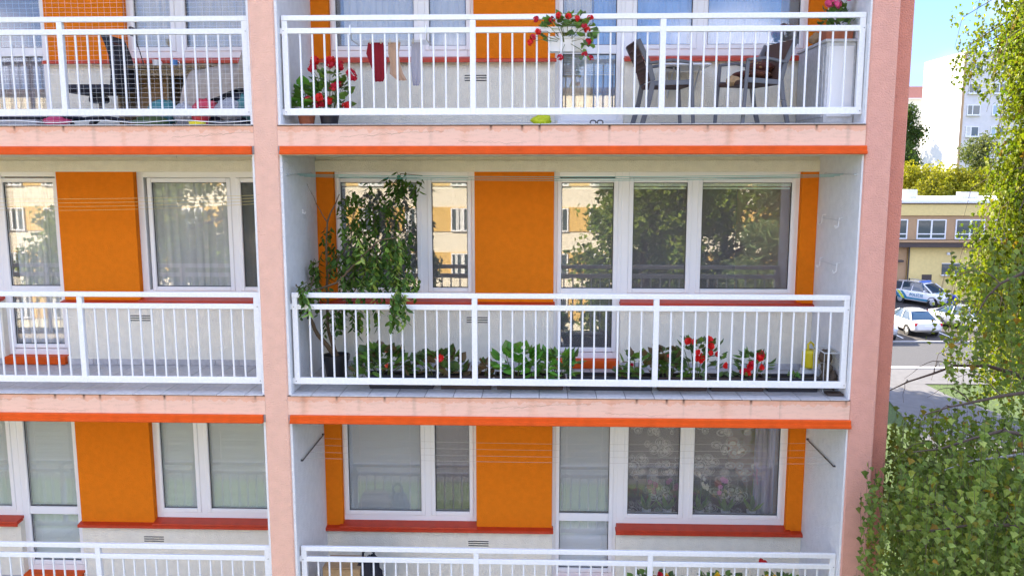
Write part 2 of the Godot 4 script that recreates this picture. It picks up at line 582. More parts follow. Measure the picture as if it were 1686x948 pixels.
func railing(F: float, mir: bool) -> void:
	var X := func(x: float) -> float: return MIR - x if mir else x
	var z := -.103
	var r := node("balcony_railing", block)
	var x0: float = minf(X.call(-2.592), X.call(3.192))
	var x1: float = maxf(X.call(-2.592), X.call(3.192))
	var py := [[F + 1.022, F + 1.074, "top_rail"], [F + .897, F + .952, "middle_rail"], [F + .094, F + .164, "bottom_rail"]]
	for e in py: bab(e[2], M.paint, Vector3(x0, e[0], z - .026), Vector3(x1, e[1], z + (.012 if e[2] == "top_rail" else .006)), r, .004)
	var posts := [-2.563, -.673, 1.216, 3.163]
	for i in 4:
		var px: float = X.call(posts[i])
		bab("railing_post", M.paint, Vector3(px - .029, F + .094, z - .044), Vector3(px + .029, F + 1.022, z + .010), r, .004)
		if i == 0 or i == 3:
			var sg: float = -1.0 if px < (x0 + x1) * .5 else 1.0
			for y in [F + .925, F + .128]:
				var br := MB.new()
				br.ab(Vector3(px + sg * .02, y - .03, z - .03), Vector3(px + sg * .06, y + .03, z + .0), .003)
				done(br, "wall_bracket", M.paint, r)
				for k in [-.012, -.062]:
					var sc := MB.new()
					sc.tube([Vector3(px - sg * (k + .0), y, z + .010), Vector3(px - sg * (k + .0), y, z + .0165)], [.0075, .006], 8)
					done(sc, "screw", M.steel, r)
		if i < 3:
			for k in 14:
				var bxp: float = X.call(lerpf(posts[i] + .029, posts[i + 1] - .029, (k + 1) / 15.0))
				bx("baluster", M.paint, Vector3(bxp, F + .53, z - .012), Vector3(.018, .734, .018), r, .004)


func build_block() -> void:
	block = thing("apartment_block", "pink, orange and white panel block of flats with stacked loggia balconies", "building")
	for F in FL:
		for mir in [false, true]:
			loggia(F, mir)
	# what continues above and below the picture: the roof slab and the storeys under the lowest loggia
	for e in [[-2.895, -2.639], [-8.80, -8.49]]:
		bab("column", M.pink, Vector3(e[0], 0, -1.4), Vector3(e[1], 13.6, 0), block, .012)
	bab("column", M.pink_pier_shaded, Vector3(3.217, 0, -1.4), Vector3(3.478, 13.6, 0), block, .012)
	bab("gable_wall", M.pink_gable_shaded, Vector3(3.40, 0, -12), Vector3(3.715, 13.9, -.24), block, .015)
	bab("gable_wall", M.pink_gable_shaded, Vector3(-9.05, 0, -12), Vector3(-8.73, 13.9, -.24), block, .015)
	bab("rear_wall", M.cream, Vector3(-9.05, 0, -12.3), Vector3(3.715, 13.9, -12.0), block, .015)
	bab("roof", M.concrete, Vector3(-9.1, 13.1, -12.35), Vector3(3.76, 13.4, .08), block, .02)
	bab("roof", M.concrete, Vector3(-9.1, 13.4, -12.35), Vector3(3.76, 13.95, -11.9), block, .02)
	for k in 3:
		var F: float = [10.62, 7.82, 5.02][k]
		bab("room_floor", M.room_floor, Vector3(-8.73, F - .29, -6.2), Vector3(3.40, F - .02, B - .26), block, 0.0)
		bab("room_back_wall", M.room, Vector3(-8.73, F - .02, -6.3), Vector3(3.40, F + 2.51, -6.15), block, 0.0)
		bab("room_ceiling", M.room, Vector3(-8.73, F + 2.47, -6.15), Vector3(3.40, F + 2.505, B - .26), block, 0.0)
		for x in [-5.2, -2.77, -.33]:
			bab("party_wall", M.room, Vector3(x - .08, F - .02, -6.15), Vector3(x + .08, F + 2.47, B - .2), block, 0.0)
	bab("lower_wall", M.cream, Vector3(-8.73, 0, -1.7), Vector3(3.40, 4.73, B - .2), block, 0.0)
	for F in FL:
		for mir in [false, true]:
			railing(F, mir)


# ---------------------------------------------------------------- ground
func slab_sheet(called: String, m: Material, pts: Array, y: float, label := "") -> MeshInstance3D:
	var mb := MB.new()
	var pv := PackedVector2Array(pts)
	var idx := Geometry2D.triangulate_polygon(pv)
	for k in range(0, idx.size(), 3):
		mb.tri(Vector3(pv[idx[k]].x, y, pv[idx[k]].y), Vector3(pv[idx[k + 1]].x, y, pv[idx[k + 1]].y), Vector3(pv[idx[k + 2]].x, y, pv[idx[k + 2]].y), Vector3.UP)
	var o := done(mb, called, m)
	tag(o, label, "", "", "structure")
	return o


func build_ground() -> void:
	slab_sheet("ground", M.lawn, [Vector2(-900, -900), Vector2(900, -900), Vector2(900, 900), Vector2(-900, 900)], -.03, "grassy ground")
	slab_sheet("car_park", M.asphalt_dark, [Vector2(-5, -40.9), Vector2(70, -40.9), Vector2(70, -75), Vector2(-5, -75)], .004, "dark asphalt car park")
	slab_sheet("road", M.asphalt, [Vector2(-80, -40.6), Vector2(120, -40.6), Vector2(120, -34.2), Vector2(-80, -34.2)], -.012, "grey asphalt road")
	slab_sheet("road_marking", M.road_paint, [Vector2(-80, -34.7), Vector2(120, -34.7), Vector2(120, -34.5), Vector2(-80, -34.5)], -.008, "white edge line along the road")
	slab_sheet("pavement", M.pavement, [Vector2(-80, -34.2), Vector2(120, -34.2), Vector2(120, -31.1), Vector2(-80, -31.1)], .006, "grey pavement along the road")
	slab_sheet("path", M.pavement, [Vector2(13.6, -31.1), Vector2(18.3, -31.1), Vector2(18.45, -29), Vector2(19.3, -26), Vector2(18.6, -22), Vector2(17, -10), Vector2(14.6, -10), Vector2(14.4, -22), Vector2(15.4, -28)], .002, "asphalt path leading from the pavement")
	slab_sheet("front_path", M.pavement, [Vector2(-80, 7), Vector2(80, 7), Vector2(80, 10), Vector2(-80, 10)], .004, "asphalt path in front of the block")
	slab_sheet("front_road", M.asphalt, [Vector2(-80, 15), Vector2(80, 15), Vector2(80, 22), Vector2(-80, 22)], .004, "asphalt road before the opposite block")
	slab_sheet("added_front_yard", M.yard, [Vector2(-80, 26.5), Vector2(80, 26.5), Vector2(80, 39), Vector2(-80, 39)], .004, "pale concrete yard added before the opposite block for its bounced light")
	for z in [-40.75, -34.2]:
		var k := tag(bab("kerb", M.kerb, Vector3(-60, -.02, z - .1), Vector3(110, .10 if z < -40 else .04, z + .1), null, .02), "pale concrete kerb beside the road", "", "", "structure")
	rng.seed = 3
	var cr := MB.new()
	for l in [[Vector2(16.9, -31), Vector2(17.3, -28.2)], [Vector2(17.3, -28.2), Vector2(16.6, -26)]]:
		cr.quad(Vector3(l[0].x, .008, l[0].y), Vector3(l[0].x + .06, .008, l[0].y), Vector3(l[1].x + .06, .008, l[1].y), Vector3(l[1].x, .008, l[1].y), Vector3.UP)
	tag(done(cr, "path_joint", M.grout), "dark joint across the path", "", "", "structure")


# ---------------------------------------------------------------- foliage
var leafs := {}


# one leaf: stalk end at the origin, blade along +y, folded a little along its midrib and bent back towards -z
func leaf_into(m: MB, bs: Basis, at: Vector3, l: float, w: float, kind := 0) -> void:
	var t := [0.0, .28, .62, 1.0]
	var hw := [0.0, .5, .36, 0.0]
	if kind == 1: hw = [0.0, .62, .30, 0.0]          # birch: broad base, long tip
	if kind == 2: hw = [0.0, .40, .42, 0.0]          # ficus: pointed oval
	if kind == 3: hw = [0.12, .62, .55, 0.0]         # begonia: broad
	var mid := []; var lf := []; var rt := []
	for i in 4:
		var y: float = t[i] * l
		var z: float = -.22 * l * t[i] * t[i]
		mid.append(at + bs * Vector3(0, y, z - .10 * w))
		lf.append(at + bs * Vector3(-hw[i] * w, y - .06 * l * hw[i], z + .06 * w))
		rt.append(at + bs * Vector3(hw[i] * w, y - .06 * l * hw[i], z + .06 * w))
	mid[0] = at; mid[3] = at + bs * Vector3(0, l, -.22 * l)
	if kind != 3:
		lf[0] = at; rt[0] = at
	lf[3] = mid[3]; rt[3] = mid[3]
	var up: Vector3 = bs * Vector3(0, 0, 1)
	for i in 3:
		for s in [lf, rt]:
			m.tri(mid[i], mid[i + 1], s[i + 1], up)
			m.tri(mid[i], s[i + 1], s[i], up)


func leaf_mesh(l: float, w: float, kind: int) -> Mesh:
	var key := "%f %f %d" % [l, w, kind]
	if not leafs.has(key):
		var m := MB.new()
		leaf_into(m, Basis.IDENTITY, Vector3.ZERO, l, w, kind)
		leafs[key] = m.mesh()
	return leafs[key]


func rnd_basis() -> Basis:
	return Basis(Vector3(rr(-1, 1), rr(-1, 1), rr(-1, 1)).normalized(), rr(0, TAU))


func hang_basis(tilt := .9) -> Basis:
	# blade tip points down, face turned at random
	return Basis(Vector3.UP, rr(0, TAU)) * Basis(Vector3.RIGHT, PI + rr(-tilt, tilt)) * Basis(Vector3.BACK, rr(-.6, .6))


func spray_mesh(n: int, size: float, l: float, w: float, kind: int) -> Mesh:
	var m := MB.new()
	for i in n:
		var p := Vector3(rr(-1, 1), rr(-1, 1), rr(-1, 1)) * size * .5
		leaf_into(m, hang_basis(1.5), p, l * rr(.75, 1.2), w * rr(.8, 1.2), kind)
	return m.mesh()


func foliage(called: String, mesh: Mesh, m: Material, xf: Array, col: Array, parent: Node = null) -> MultiMeshInstance3D:
	var mm := MultiMesh.new()
	mm.transform_format = MultiMesh.TRANSFORM_3D
	mm.use_colors = true
	mm.mesh = mesh
	mm.instance_count = xf.size()
	for i in xf.size():
		mm.set_instance_transform(i, xf[i])
		mm.set_instance_color(i, col[i])
	var o := MultiMeshInstance3D.new()
	o.multimesh = mm
	o.material_override = m
	put(o, called, parent)
	o.set_meta("kind", "stuff")
	return o


func leafcol(a: Color, b: Color, dry := 0.0) -> Color:
	var c := a.lerp(b, rng.randf())
	if rng.randf() < dry: c = c.lerp(Color(.30, .17, .02), rr(.4, 1.0))
	return c * rr(.8, 1.15)


# trunk, limbs and a crown of leaf sprays spread through uneven clumps
func tree(called: String, label: String, at: Vector3, trunk_h: float, trunk_r: float, clumps: Array, n: int, spray: Mesh, a: Color, b: Color, group := "", bark := "bark") -> Node3D:
	var t := thing(called, label, "tree", at, 0.0, group)
	var m := MB.new()
	var top := Vector3(rr(-.3, .3), trunk_h, rr(-.3, .3))
	m.tube([Vector3(0, -.1, 0), Vector3(.05, trunk_h * .35, .03), top * Vector3(.5, .7, .5), top], [trunk_r * 1.25, trunk_r, trunk_r * .75, trunk_r * .35], 9)
	done(m, "trunk", M[bark], t)
	var vol := 0.0
	for c in clumps: vol += pow(c[1].x * c[1].y * c[1].z, .667)
	var xf := []; var col := []
	for c in clumps:
		var lm := MB.new()
		var s0: Vector3 = top * clampf((c[0].y - c[1].y * .8) / trunk_h, .3, .97)
		s0.x = top.x * .5; s0.z = top.z * .5
		lm.tube([s0, s0.lerp(c[0], .5) + Vector3(0, .15, 0), c[0], c[0] + Vector3(rr(-.4, .4), .6, rr(-.4, .4)) * c[1]], [trunk_r * .35, trunk_r * .25, trunk_r * .14, trunk_r * .04], 6)
		done(lm, "limb", M[bark], t)
		var k := int(n * pow(c[1].x * c[1].y * c[1].z, .667) / vol)
		var tone := rr(.55, 1.2)
		for i in k:
			var d := Vector3(rng.randfn(), rng.randfn(), rng.randfn()).normalized()
			var r := pow(rng.randf(), .42) * (1.0 + .25 * sin(d.x * 7.0 + c[0].x) * sin(d.y * 6.0 + c[0].y * 3.0) * sin(d.z * 8.0))
			var p: Vector3 = c[0] + d * r * c[1]
			var s := rr(.75, 1.3)
			xf.append(Transform3D(rnd_basis().scaled(Vector3(s, s, s)), p))
			col.append(leafcol(a, b) * tone)
	foliage("crown", spray, M.leaf, xf, col, t)
	return t


func round_clumps(r: float, y0: float, y1: float, n: int, cr: float) -> Array:
	var out := []
	for i in n:
		var h := (i + .5) / n
		var a := i * 2.4 + rr(-.4, .4)
		var w := r * sqrt(maxf(.05, sin(PI * clampf(h * .86 + .1, 0, 1)))) * rr(.45, .95)
		out.append([Vector3(cos(a) * w, lerpf(y0, y1, h), sin(a) * w), Vector3(cr, cr * .8, cr) * rr(.75, 1.25)])
	return out


func build_trees() -> void:
	var lm := mat("leaf", Color(1, 1, 1), .55, {"vcol": true, "back": Color(.85, .9, .25), "spec": .35})
	lm.cull_mode = BaseMaterial3D.CULL_DISABLED
	mat("bark", lin(.10, .075, .055), .95, {"tex": "bark", "scale": 1.2, "nrm": "rough", "nscale": 1.5, "world": false})
	mat("birch_bark", lin(.62, .60, .56), .8, {"tex": "blotch", "scale": 2.2, "nrm": "rough", "nscale": .8, "world": false})
	mat("twig", lin(.085, .06, .045), .9)
	rng.seed = 21
	var s_small := spray_mesh(6, .34, .075, .06, 1)
	var s_mid := spray_mesh(9, .75, .20, .16, 1)
	var s_big := spray_mesh(10, 1.1, .30, .22, 0)
	var s_needle := spray_mesh(16, .9, .34, .05, 2)
	# behind the block, right of it
	tree("lime_tree", "dark green tree left of the white tower, behind the yellow building", Vector3(35.7, 0, -78), 11, .3, round_clumps(2.0, 5, 15.6, 11, 1.6), 2600, s_mid, Color(.03, .06, .012), Color(.08, .13, .02))
	tree("yellow_bush_tree", "yellow-green sunlit tree rising behind the flat roof of the yellow building, left", Vector3(34.6, 0, -70), 7, .25, round_clumps(3.0, 4, 9.6, 10, 1.8), 3000, s_mid, Color(.22, .23, .014), Color(.38, .34, .02))
	tree("yellow_bush_tree", "yellow-green sunlit tree behind the yellow building, in front of the tower's gable", Vector3(39.2, 0, -71), 7, .25, round_clumps(3.2, 4, 9.2, 10, 1.8), 3000, s_mid, Color(.22, .23, .014), Color(.38, .34, .02))
	tree("poplar_tree", "pale thin-leaved tree in front of the tower's windows", Vector3(46.6, 0, -84), 11, .25, round_clumps(1.7, 5, 13, 9, 1.3), 1000, s_mid, Color(.12, .17, .06), Color(.24, .26, .10))
	tree("maple_tree", "broad sunlit tree beyond the birch at the right edge", Vector3(19.5, 0, -20), 8, .3, round_clumps(3.0, 4.5, 9.6, 12, 2.0), 3400, s_mid, Color(.08, .13, .015), Color(.22, .24, .02))
	tree("shade_tree", "leafy tree behind the block shading the path", Vector3(6, 0, -37.5), 9, .3, round_clumps(2.6, 5, 12.0, 9, 1.7), 1000, s_big, Color(.05, .09, .012), Color(.10, .15, .02))
	tree("gable_tree", "tall tree hidden behind the block whose shadow falls on the white gable", Vector3(46.2, 0, -112.5), 13, .3, round_clumps(2.6, 5, 18.5, 13, 1.7), 1800, s_mid, Color(.05, .09, .012), Color(.10, .15, .02))
	far_birch()
	# before the block, seen mirrored in the windows
	for e in [[Vector3(4.3, 0, 23), 10.4, 2.5, 11, "green tree mirrored in the middle balcony door"], [Vector3(8.0, 0, 26), 12.0, 2.8, 12, "tall green tree mirrored in the narrow pane right of the middle door"], [Vector3(-14.5, 0, 22), 13.0, 3.4, 16, "tall tree mirrored in the middle left window"], [Vector3(-20, 0, 27), 10, 3.0, 12, "tree mirrored in the middle left balcony door"], [Vector3(-9.5, 0, 30), 5.0, 2.4, 8, "low round tree before the opposite block, left of the tall ones"], [Vector3(16.5, 0, 24), 12, 3.2, 14, "tree right of the pine, mirrored at the right edge of the window"]]:
		tree("garden_tree", e[4], e[0], e[1] * .8, .26, round_clumps(e[2], 3.0, e[1], e[3], 1.5), 1900, s_mid, Color(.08, .14, .016), Color(.24, .30, .04), "trees mirrored in the windows")
	# a pine with layered boughs
	var cl := []
	for i in 22:
		var h := i / 21.0
		var a := i * 2.2
		var w := lerpf(2.8, .3, h)
		cl.append([Vector3(cos(a) * w, 2.6 + h * 10.5, sin(a) * w), Vector3(1.5, .45, 1.5) * lerpf(1.0, .5, h)])
	tree("pine_tree", "blue-green pine before the opposite block, mirrored in the right window", Vector3(10.4, 0, 20.5), 12.5, .25, cl, 2600, s_needle, Color(.08, .13, .05), Color(.20, .26, .11))


# the sunlit birch further back, its upper boughs hanging over the gap
func far_birch() -> void:
	var t := thing("birch_tree", "sunlit yellow-green birch standing behind the nearer birch at right", "tree", Vector3(11.2, 0, -9.0))
	var m := MB.new()
	m.tube([Vector3(0, -.1, 0), Vector3(.05, 4, .03), Vector3(-.1, 8, .1), Vector3(-.2, 12, 0), Vector3(0, 16, 0)], [.2, .17, .13, .08, .03], 10)
	done(m, "trunk", M.birch_bark, t)
	var xf := []; var col := []
	var spray := spray_mesh(5, .28, .075, .064, 1)
	var prof := [[6.0, 2.4], [7.0, 2.6], [8.0, 2.65], [9.0, 2.45], [10.0, 2.25], [11.0, 1.9], [12.0, 1.85], [12.7, 2.5], [13.3, 2.75], [14.2, 2.2], [16.0, 1.2]]
	for i in 270:
		var y := lerpf(6.0, 15.5, rng.randf())
		var a := rr(0, TAU)
		if rng.randf() < .6: a = rr(PI * .6, PI * 1.4)
		var reach := 2.0
		for k in prof.size() - 1:
			if y >= prof[k][0] and y <= prof[k + 1][0]: reach = remap(y, prof[k][0], prof[k + 1][0], prof[k][1], prof[k + 1][1])
		reach *= rr(.55, 1.04)
		var p0 := Vector3(0, y - .8, 0)
		var p1 := Vector3(cos(a) * reach * .6, y + .3, sin(a) * reach * .6)
		var p2 := Vector3(cos(a) * reach, y - .35, sin(a) * reach)
		var lm := MB.new()
		lm.tube([p0, p1, p2, p2 + Vector3(cos(a) * .1, -.6, sin(a) * .1)], [.03, .016, .007, .003], 5)
		done(lm, "limb", M.twig, t)
		var tone := rr(.75, 1.2)
		for k in 9:
			var f := rr(.3, 1.0)
			var q := p0.lerp(p1, f * 2.0) if f < .5 else p1.lerp(p2, f * 2.0 - 1.0)
			var drop := rr(.3, 1.3)
			for j in 8:
				var s := rr(.7, 1.25)
				xf.append(Transform3D(Basis(Vector3.UP, rr(0, TAU)).scaled(Vector3(s, s, s)), q + Vector3(rr(-.2, .2), -drop * j / 8.0 + .15, rr(-.2, .2))))
				col.append(leafcol(Color(.095, .16, .014), Color(.26, .29, .02), .03) * tone)
	foliage("crown", spray, M.leaf, xf, col, t)


# the weeping birch close by the corner of the block
func near_birch() -> void:
	rng.seed = 44
	var t := thing("weeping_birch", "weeping birch with large dark green leaves hanging beside the corner of the block", "tree", Vector3(6.1, 0, 1.0))
	var m := MB.new()
	m.tube([Vector3(0, -.1, 0), Vector3(.05, 3, .03), Vector3(-.1, 6, .1), Vector3(0, 9, 0), Vector3(.1, 12.5, 0)], [.17, .14, .11, .08, .03], 10)
	done(m, "trunk", M.birch_bark, t)
	var xf := []; var col := []; var near := []
	var twigs := MB.new()
	var boughs := [   # from the trunk to a tip, in world coordinates
		[Vector3(6.1, 7.2, 1.0), Vector3(5.0, 7.75, .9), Vector3(4.2, 7.75, .85), Vector3(3.55, 7.5, .8)],
		[Vector3(6.1, 7.0, .9), Vector3(5.2, 7.52, .8), Vector3(4.5, 7.56, .8), Vector3(3.9, 7.36, .7)],
		[Vector3(6.1, 7.6, 1.1), Vector3(5.1, 8.2, 1.0), Vector3(4.3, 8.05, .6), Vector3(3.75, 7.78, .5)],
		[Vector3(6.1, 8.2, 1.1), Vector3(5.2, 9.2, .7), Vector3(4.5, 9.15, .4), Vector3(4.2, 8.8, .35)],
		[Vector3(6.1, 8.8, 1.0), Vector3(5.4, 10.2, .6), Vector3(4.9, 10.2, .2), Vector3(4.7, 9.8, .1)],
		[Vector3(6.1, 6.4, 1.3), Vector3(5.0, 7.0, 1.5), Vector3(4.0, 7.1, 1.4), Vector3(3.3, 6.9, 1.15)],
		[Vector3(6.1, 6.0, .8), Vector3(5.1, 6.8, .2), Vector3(4.3, 6.9, -.1), Vector3(3.95, 6.7, -.1)],
		[Vector3(6.1, 7.4, .6), Vector3(5.2, 8.0, -.4), Vector3(4.6, 8.0, -.9), Vector3(4.1, 7.6, -1.2)],
	]
	var o := Vector3(6.1, 0, 1.0)
	for bi in boughs.size():
		var b: Array = boughs[bi]
		var bm := MB.new()
		var pts := []
		for i in 9:
			var f := i / 8.0 * 3.0
			var k := mini(int(f), 2)
			pts.append((b[k] as Vector3).lerp(b[k + 1], f - k) - o + Vector3(rr(-.03, .03), rr(-.04, .04), rr(-.03, .03)))
		bm.tube(pts, [.034, .03, .027, .024, .02, .016, .012, .009, .005], 7)
		done(bm, "bough", M.birch_bark if bi == 1 else M.twig, t)
		for i in 7:   # side twigs
			var p: Vector3 = pts[2 + i % 6]
			var q := p + Vector3(rr(-.55, .05), rr(-.12, .22), rr(-.4, .4))
			var tw := []
			for j in 8:
				var u := j / 7.0
				tw.append(p.lerp(q, u) + Vector3(rr(-.012, .012), .09 * sin(u * PI) - .12 * u * u, rr(-.012, .012)))
			twigs.tube(tw, [.007, .006, .005, .004, .0035, .003, .002, .0015], 4)
	# hanging strands
	var strands := []
	for i in 520:
		var x := rr(3.3, 5.7)
		var z := rr(-1.2, 1.9)
		var top := 7.82 + rr(-.7, .12)
		if x < 3.62: top = rr(7.0, 7.5)
		if z < .12 and x < 3.95: x = rr(3.95, 5.6)
		strands.append([Vector3(x, top - .22 * (.8 - z), z), rr(.7, 2.0)])
	for i in 260:
		var x2 := rr(3.45, 5.6)
		var z2 := rr(.15, 1.9) if x2 < 3.95 else rr(-1.2, 1.9)
		strands.append([Vector3(x2, rr(6.2, 7.3), z2), rr(.6, 1.5)])
	for i in 150:
		strands.append([Vector3(rr(4.42, 5.6), rr(8.2, 9.5), rr(-.9, 1.3)), rr(.5, 1.5)])
	for i in 36:
		strands.append([Vector3(rr(4.75, 5.6), rr(9.2, 10.6), rr(-.6, .9)), rr(.5, 1.4)])
	for i in 3: strands.append([Vector3(3.98 + .05 * i, 8.9 - .1 * i, .45), .75 + .1 * i])
	for i in 12: strands.append([Vector3(rr(2.98, 3.3), rr(6.75, 7.35), rr(.95, 1.25)), rr(.4, 1.0)])
	for s in strands:
		var p: Vector3 = s[0] - o
		var n := int(s[1] / .052)
		var sway := Vector3(rr(-.1, .1), 0, rr(-.1, .1))
		var tone := rr(.8, 1.15)
		var line := []
		for k in n:
			var q := p + Vector3(sway.x * k / n + .015 * sin(k * 1.3), -.052 * k, sway.z * k / n + .015 * cos(k * 1.7))
			if k % 5 == 0 or k == n - 1: line.append(q)
			if rng.randf() < .12: continue
			var a := rr(0, TAU)
			var f := q + Vector3(cos(a), -.35, sin(a)) * rr(.012, .03)
			var sc := rr(.7, 1.2) * (1.0 - .25 * k / n)
			var bs := Basis(Vector3.UP, (rr(-1.0, 1.0) if rng.randf() < .65 else rr(0, TAU))) * Basis(Vector3.RIGHT, PI + rr(-1.0, .5)) * Basis(Vector3.UP, rr(-.5, .5))
			var x := Transform3D(bs.scaled(Vector3(sc, sc, sc)), f)
			var c := leafcol(Color(.115, .185, .03), Color(.24, .31, .07), .03) * tone
			if rng.randf() < .07: c = c.lerp(Color(.26, .26, .03), .7)
			var w: Vector3 = f + o
			if near.size() < 300 and w.z > .9 and w.x < 4.35 and w.y > 5.9 and w.y < 8.1 and rng.randf() < .3: near.append([x, c])
			else:
				xf.append(x); col.append(c)
		if line.size() > 1: twigs.tube(line, [.0022, .0016, .001], 3, false)
	tag(done(twigs, "twigs", M.twig, t), "", "", "", "stuff")
	var lmesh := leaf_mesh(.066, .058, 1)
	var shades := []
	for k in 5:
		var c := Color(.115, .185, .03).lerp(Color(.25, .31, .07), k / 4.0)
		var m2 := mat("birch_leaf_%d" % k, c, .5, {"back": Color(.38, .42, .06), "spec": .35})
		shades.append(m2)
	for e in near: inst(lmesh, "leaf", shades[rng.randi() % 5], t, e[0].origin, e[0].basis)
	foliage("foliage", lmesh, M.leaf, xf, col, t)


# ---------------------------------------------------------------- buildings round about
func build_surroundings() -> void:
	mat("yellow_wall", lin(.78, .60, .25), .9, {"tex": "soft", "scale": .3})
	mat("brown_wall", lin(.47, .30, .165), .9, {"tex": "soft", "scale": .3})
	mat("dark_trim", lin(.07, .05, .045), .6)
	mat("tower_wall", lin(.72, .69, .68), .9, {"tex": "soft", "scale": .12})
	mat("tower_front", lin(.66, .64, .65), .9, {"tex": "soft", "scale": .12})
	mat("far_glass", lin(.06, .08, .09), .05, {"spec": .9})
	mat("blue_blind", lin(.35, .45, .55), .5)
	mat("curtain_white", lin(.75, .75, .73), .9, {"back": Color(.5, .5, .5)})
	mat("red_wall", lin(.50, .22, .17), .9, {"tex": "soft", "scale": .2})
	mat("band_cream", lin(.78, .71, .56), .9, {"tex": "soft", "scale": .3})
	mat("band_yellow", lin(.66, .42, .12), .9, {"tex": "soft", "scale": .3})
	# two-storey yellow building with a flat roof
	var y := thing("yellow_office", "two-storey yellow building with brown window band and flat roof behind the car park", "building", Vector3(27, 0, -57))
	bab_local("wall", M.yellow_wall, Vector3(19, 0, -67), Vector3(60, 7.45, -57.3), y, .0)
	bab_local("parapet", M.yellow_wall, Vector3(19, 6.5, -57.3), Vector3(60, 7.46, -56.96), y, .01)
	bab_local("roof_edge", M.paint, Vector3(18.8, 7.46, -67.2), Vector3(60.2, 7.68, -56.8), y, .01)
	bab_local("roof_flashing", M.dark_trim, Vector3(18.9, 7.38, -56.96), Vector3(60, 7.46, -56.85), y, .005)
	bab_local("window_band", M.brown_wall, Vector3(19, 4.66, -57.3), Vector3(60, 6.5, -57.1), y, .0)
	bab_local("canopy", M.dark_trim, Vector3(19, 4.12, -57.3), Vector3(60, 4.62, -56.4), y, .02)
	bab_local("canopy_edge", M.brown_wall, Vector3(19, 4.5, -56.4), Vector3(60, 4.68, -56.3), y, .01)
	bab_local("lower_wall", M.yellow_wall, Vector3(28.36, .0, -57.3), Vector3(60, 4.12, -57.02), y, .0)
	bab_local("porch_wall", M.brown_wall, Vector3(19, .0, -57.3), Vector3(28.3, 4.12, -57.16), y, .0)
	bab_local("plinth", M.dark_trim, Vector3(19, .0, -57.16), Vector3(28.3, .35, -57.05), y, .0)
	bab_local("porch_door", M.yellow_wall, Vector3(26.6, .0, -57.16), Vector3(27.5, 2.9, -57.10), y, .01)
	bab_local("porch_lamp", M.dark_trim, Vector3(27.35, 2.95, -57.1), Vector3(27.9, 3.1, -56.7), y, .03)
	bab_local("vent", M.dark_trim, Vector3(29.45, 1.5, -57.02), Vector3(30.2, 1.98, -56.99), y, .01)
	var wm := MB.new()
	ring(wm, -1.1, 1.1, 0, 1.52, .09, -.04, .06, .01)
	wm.ab(Vector3(-.06, .09, -.04), Vector3(.06, 1.43, .055), .01)
	wm.ab(Vector3(-1.01, .36, -.04), Vector3(-.06, .44, .05), .01)
	wm.ab(Vector3(.06, .36, -.04), Vector3(1.01, .44, .05), .01)
	var wmesh := wm.mesh()
	for k in 10:
		var w := node("window", y, Vector3(21.6 + 2.82 * k + (.0) - 27 , 4.69, -57.08 + 57))
		w.position.x = 29.955 + (k - 2) * 2.9 - 27
		inst(wmesh, "window_frame", M.pvc, w)
		bx("pane", M.far_glass, Vector3(0, .76, .0), Vector3(2.02, 1.34, .02), w, 0)
	for k in 3:
		var w := node("low_window", y, Vector3(31.85 + k * 5.0 - 27, 1.98, .0))
		bx("pane", M.far_glass, Vector3(0, .42, .0), Vector3(1.86, .84, .05), w, .01)
		bx("sill", M.pvc, Vector3(0, -.04, .08), Vector3(2.0, .08, .24), w, .01)
		bx("frame_top", M.pvc, Vector3(0, .86, .01), Vector3(1.94, .05, .06), w, .01)
	bab_local("downpipe", M.dark_trim, Vector3(28.30, .0, -57.0), Vector3(28.40, 4.12, -56.9), y, .02)
	for e in [[29.2, .9, .7], [33.5, 1.4, .5], [38.0, .8, .9]]: bab_local("roof_vent", M.steel, Vector3(e[0], 7.6, -61), Vector3(e[0] + e[1], 7.68 + e[2], -60.2), y, .03)
	bab_local("wall_lamp", M.pvc, Vector3(31.2, 3.5, -57.02), Vector3(31.5, 3.7, -56.85), y, .03)
	# white tower
	var t := thing("white_tower_block", "tall white block of flats with sunlit windowless gable, right background", "building", Vector3(52.1, 0, -100))
	bab_local("gable_wall", M.tower_wall, Vector3(52.1, 0, -111.0), Vector3(52.5, 24.1, -100.0), t, .02)
	bab_local("front_wall", M.tower_front, Vector3(52.5, 0, -110.9), Vector3(78, 24.0, -100.06), t, .02)
	bab_local("roof_edge", M.blue_blind, Vector3(52.3, 24.0, -111.1), Vector3(78.2, 24.2, -99.8), t, .02)
	bab_local("corner_strip", M.brown_wall, Vector3(52.15, 0, -100.05), Vector3(52.42, 24.0, -99.97), t, .01)
	var tw := MB.new()
	ring(tw, -.80, .80, 0, 1.25, .09, -.05, .05, 0)
	tw.ab(Vector3(-.2, .09, -.05), Vector3(-.1, 1.16, .045), 0)
	var twm := tw.mesh()
	for f in 8:
		for k in 5:
			var w := node("window", t, Vector3(53.68 + k * 3.05 - 52.1, 21.72 - f * 2.62, -99.98 + 100))
			inst(twm, "window_frame", M.pvc, w)
			bx("pane", M.far_glass, Vector3(0, .62, .01), Vector3(1.44, 1.1, .02), w, 0)
			if rng.randf() < .55: bx("blind", M.blue_blind if rng.randf() < .6 else M.curtain_white, Vector3(-.45, .62, .02), Vector3(.5, 1.06, .03), w, 0)
			bx("sill", M.pvc, Vector3(0, -.05, .1), Vector3(1.7, .06, .25), w, 0)
	bab_local("lift_hut", M.tower_front, Vector3(60, 24.2, -108), Vector3(65, 26.6, -103), t, .02)
	var an := MB.new()
	an.tube([Vector3(56, 24.0, -104), Vector3(56, 28.0, -104)], [.06, .03], 6)
	an.bar(Vector3(55.2, 27.4, -104), Vector3(56.8, 27.4, -104), .05, .05)
	done(an, "aerial", M.dark_trim, t, -t.position)
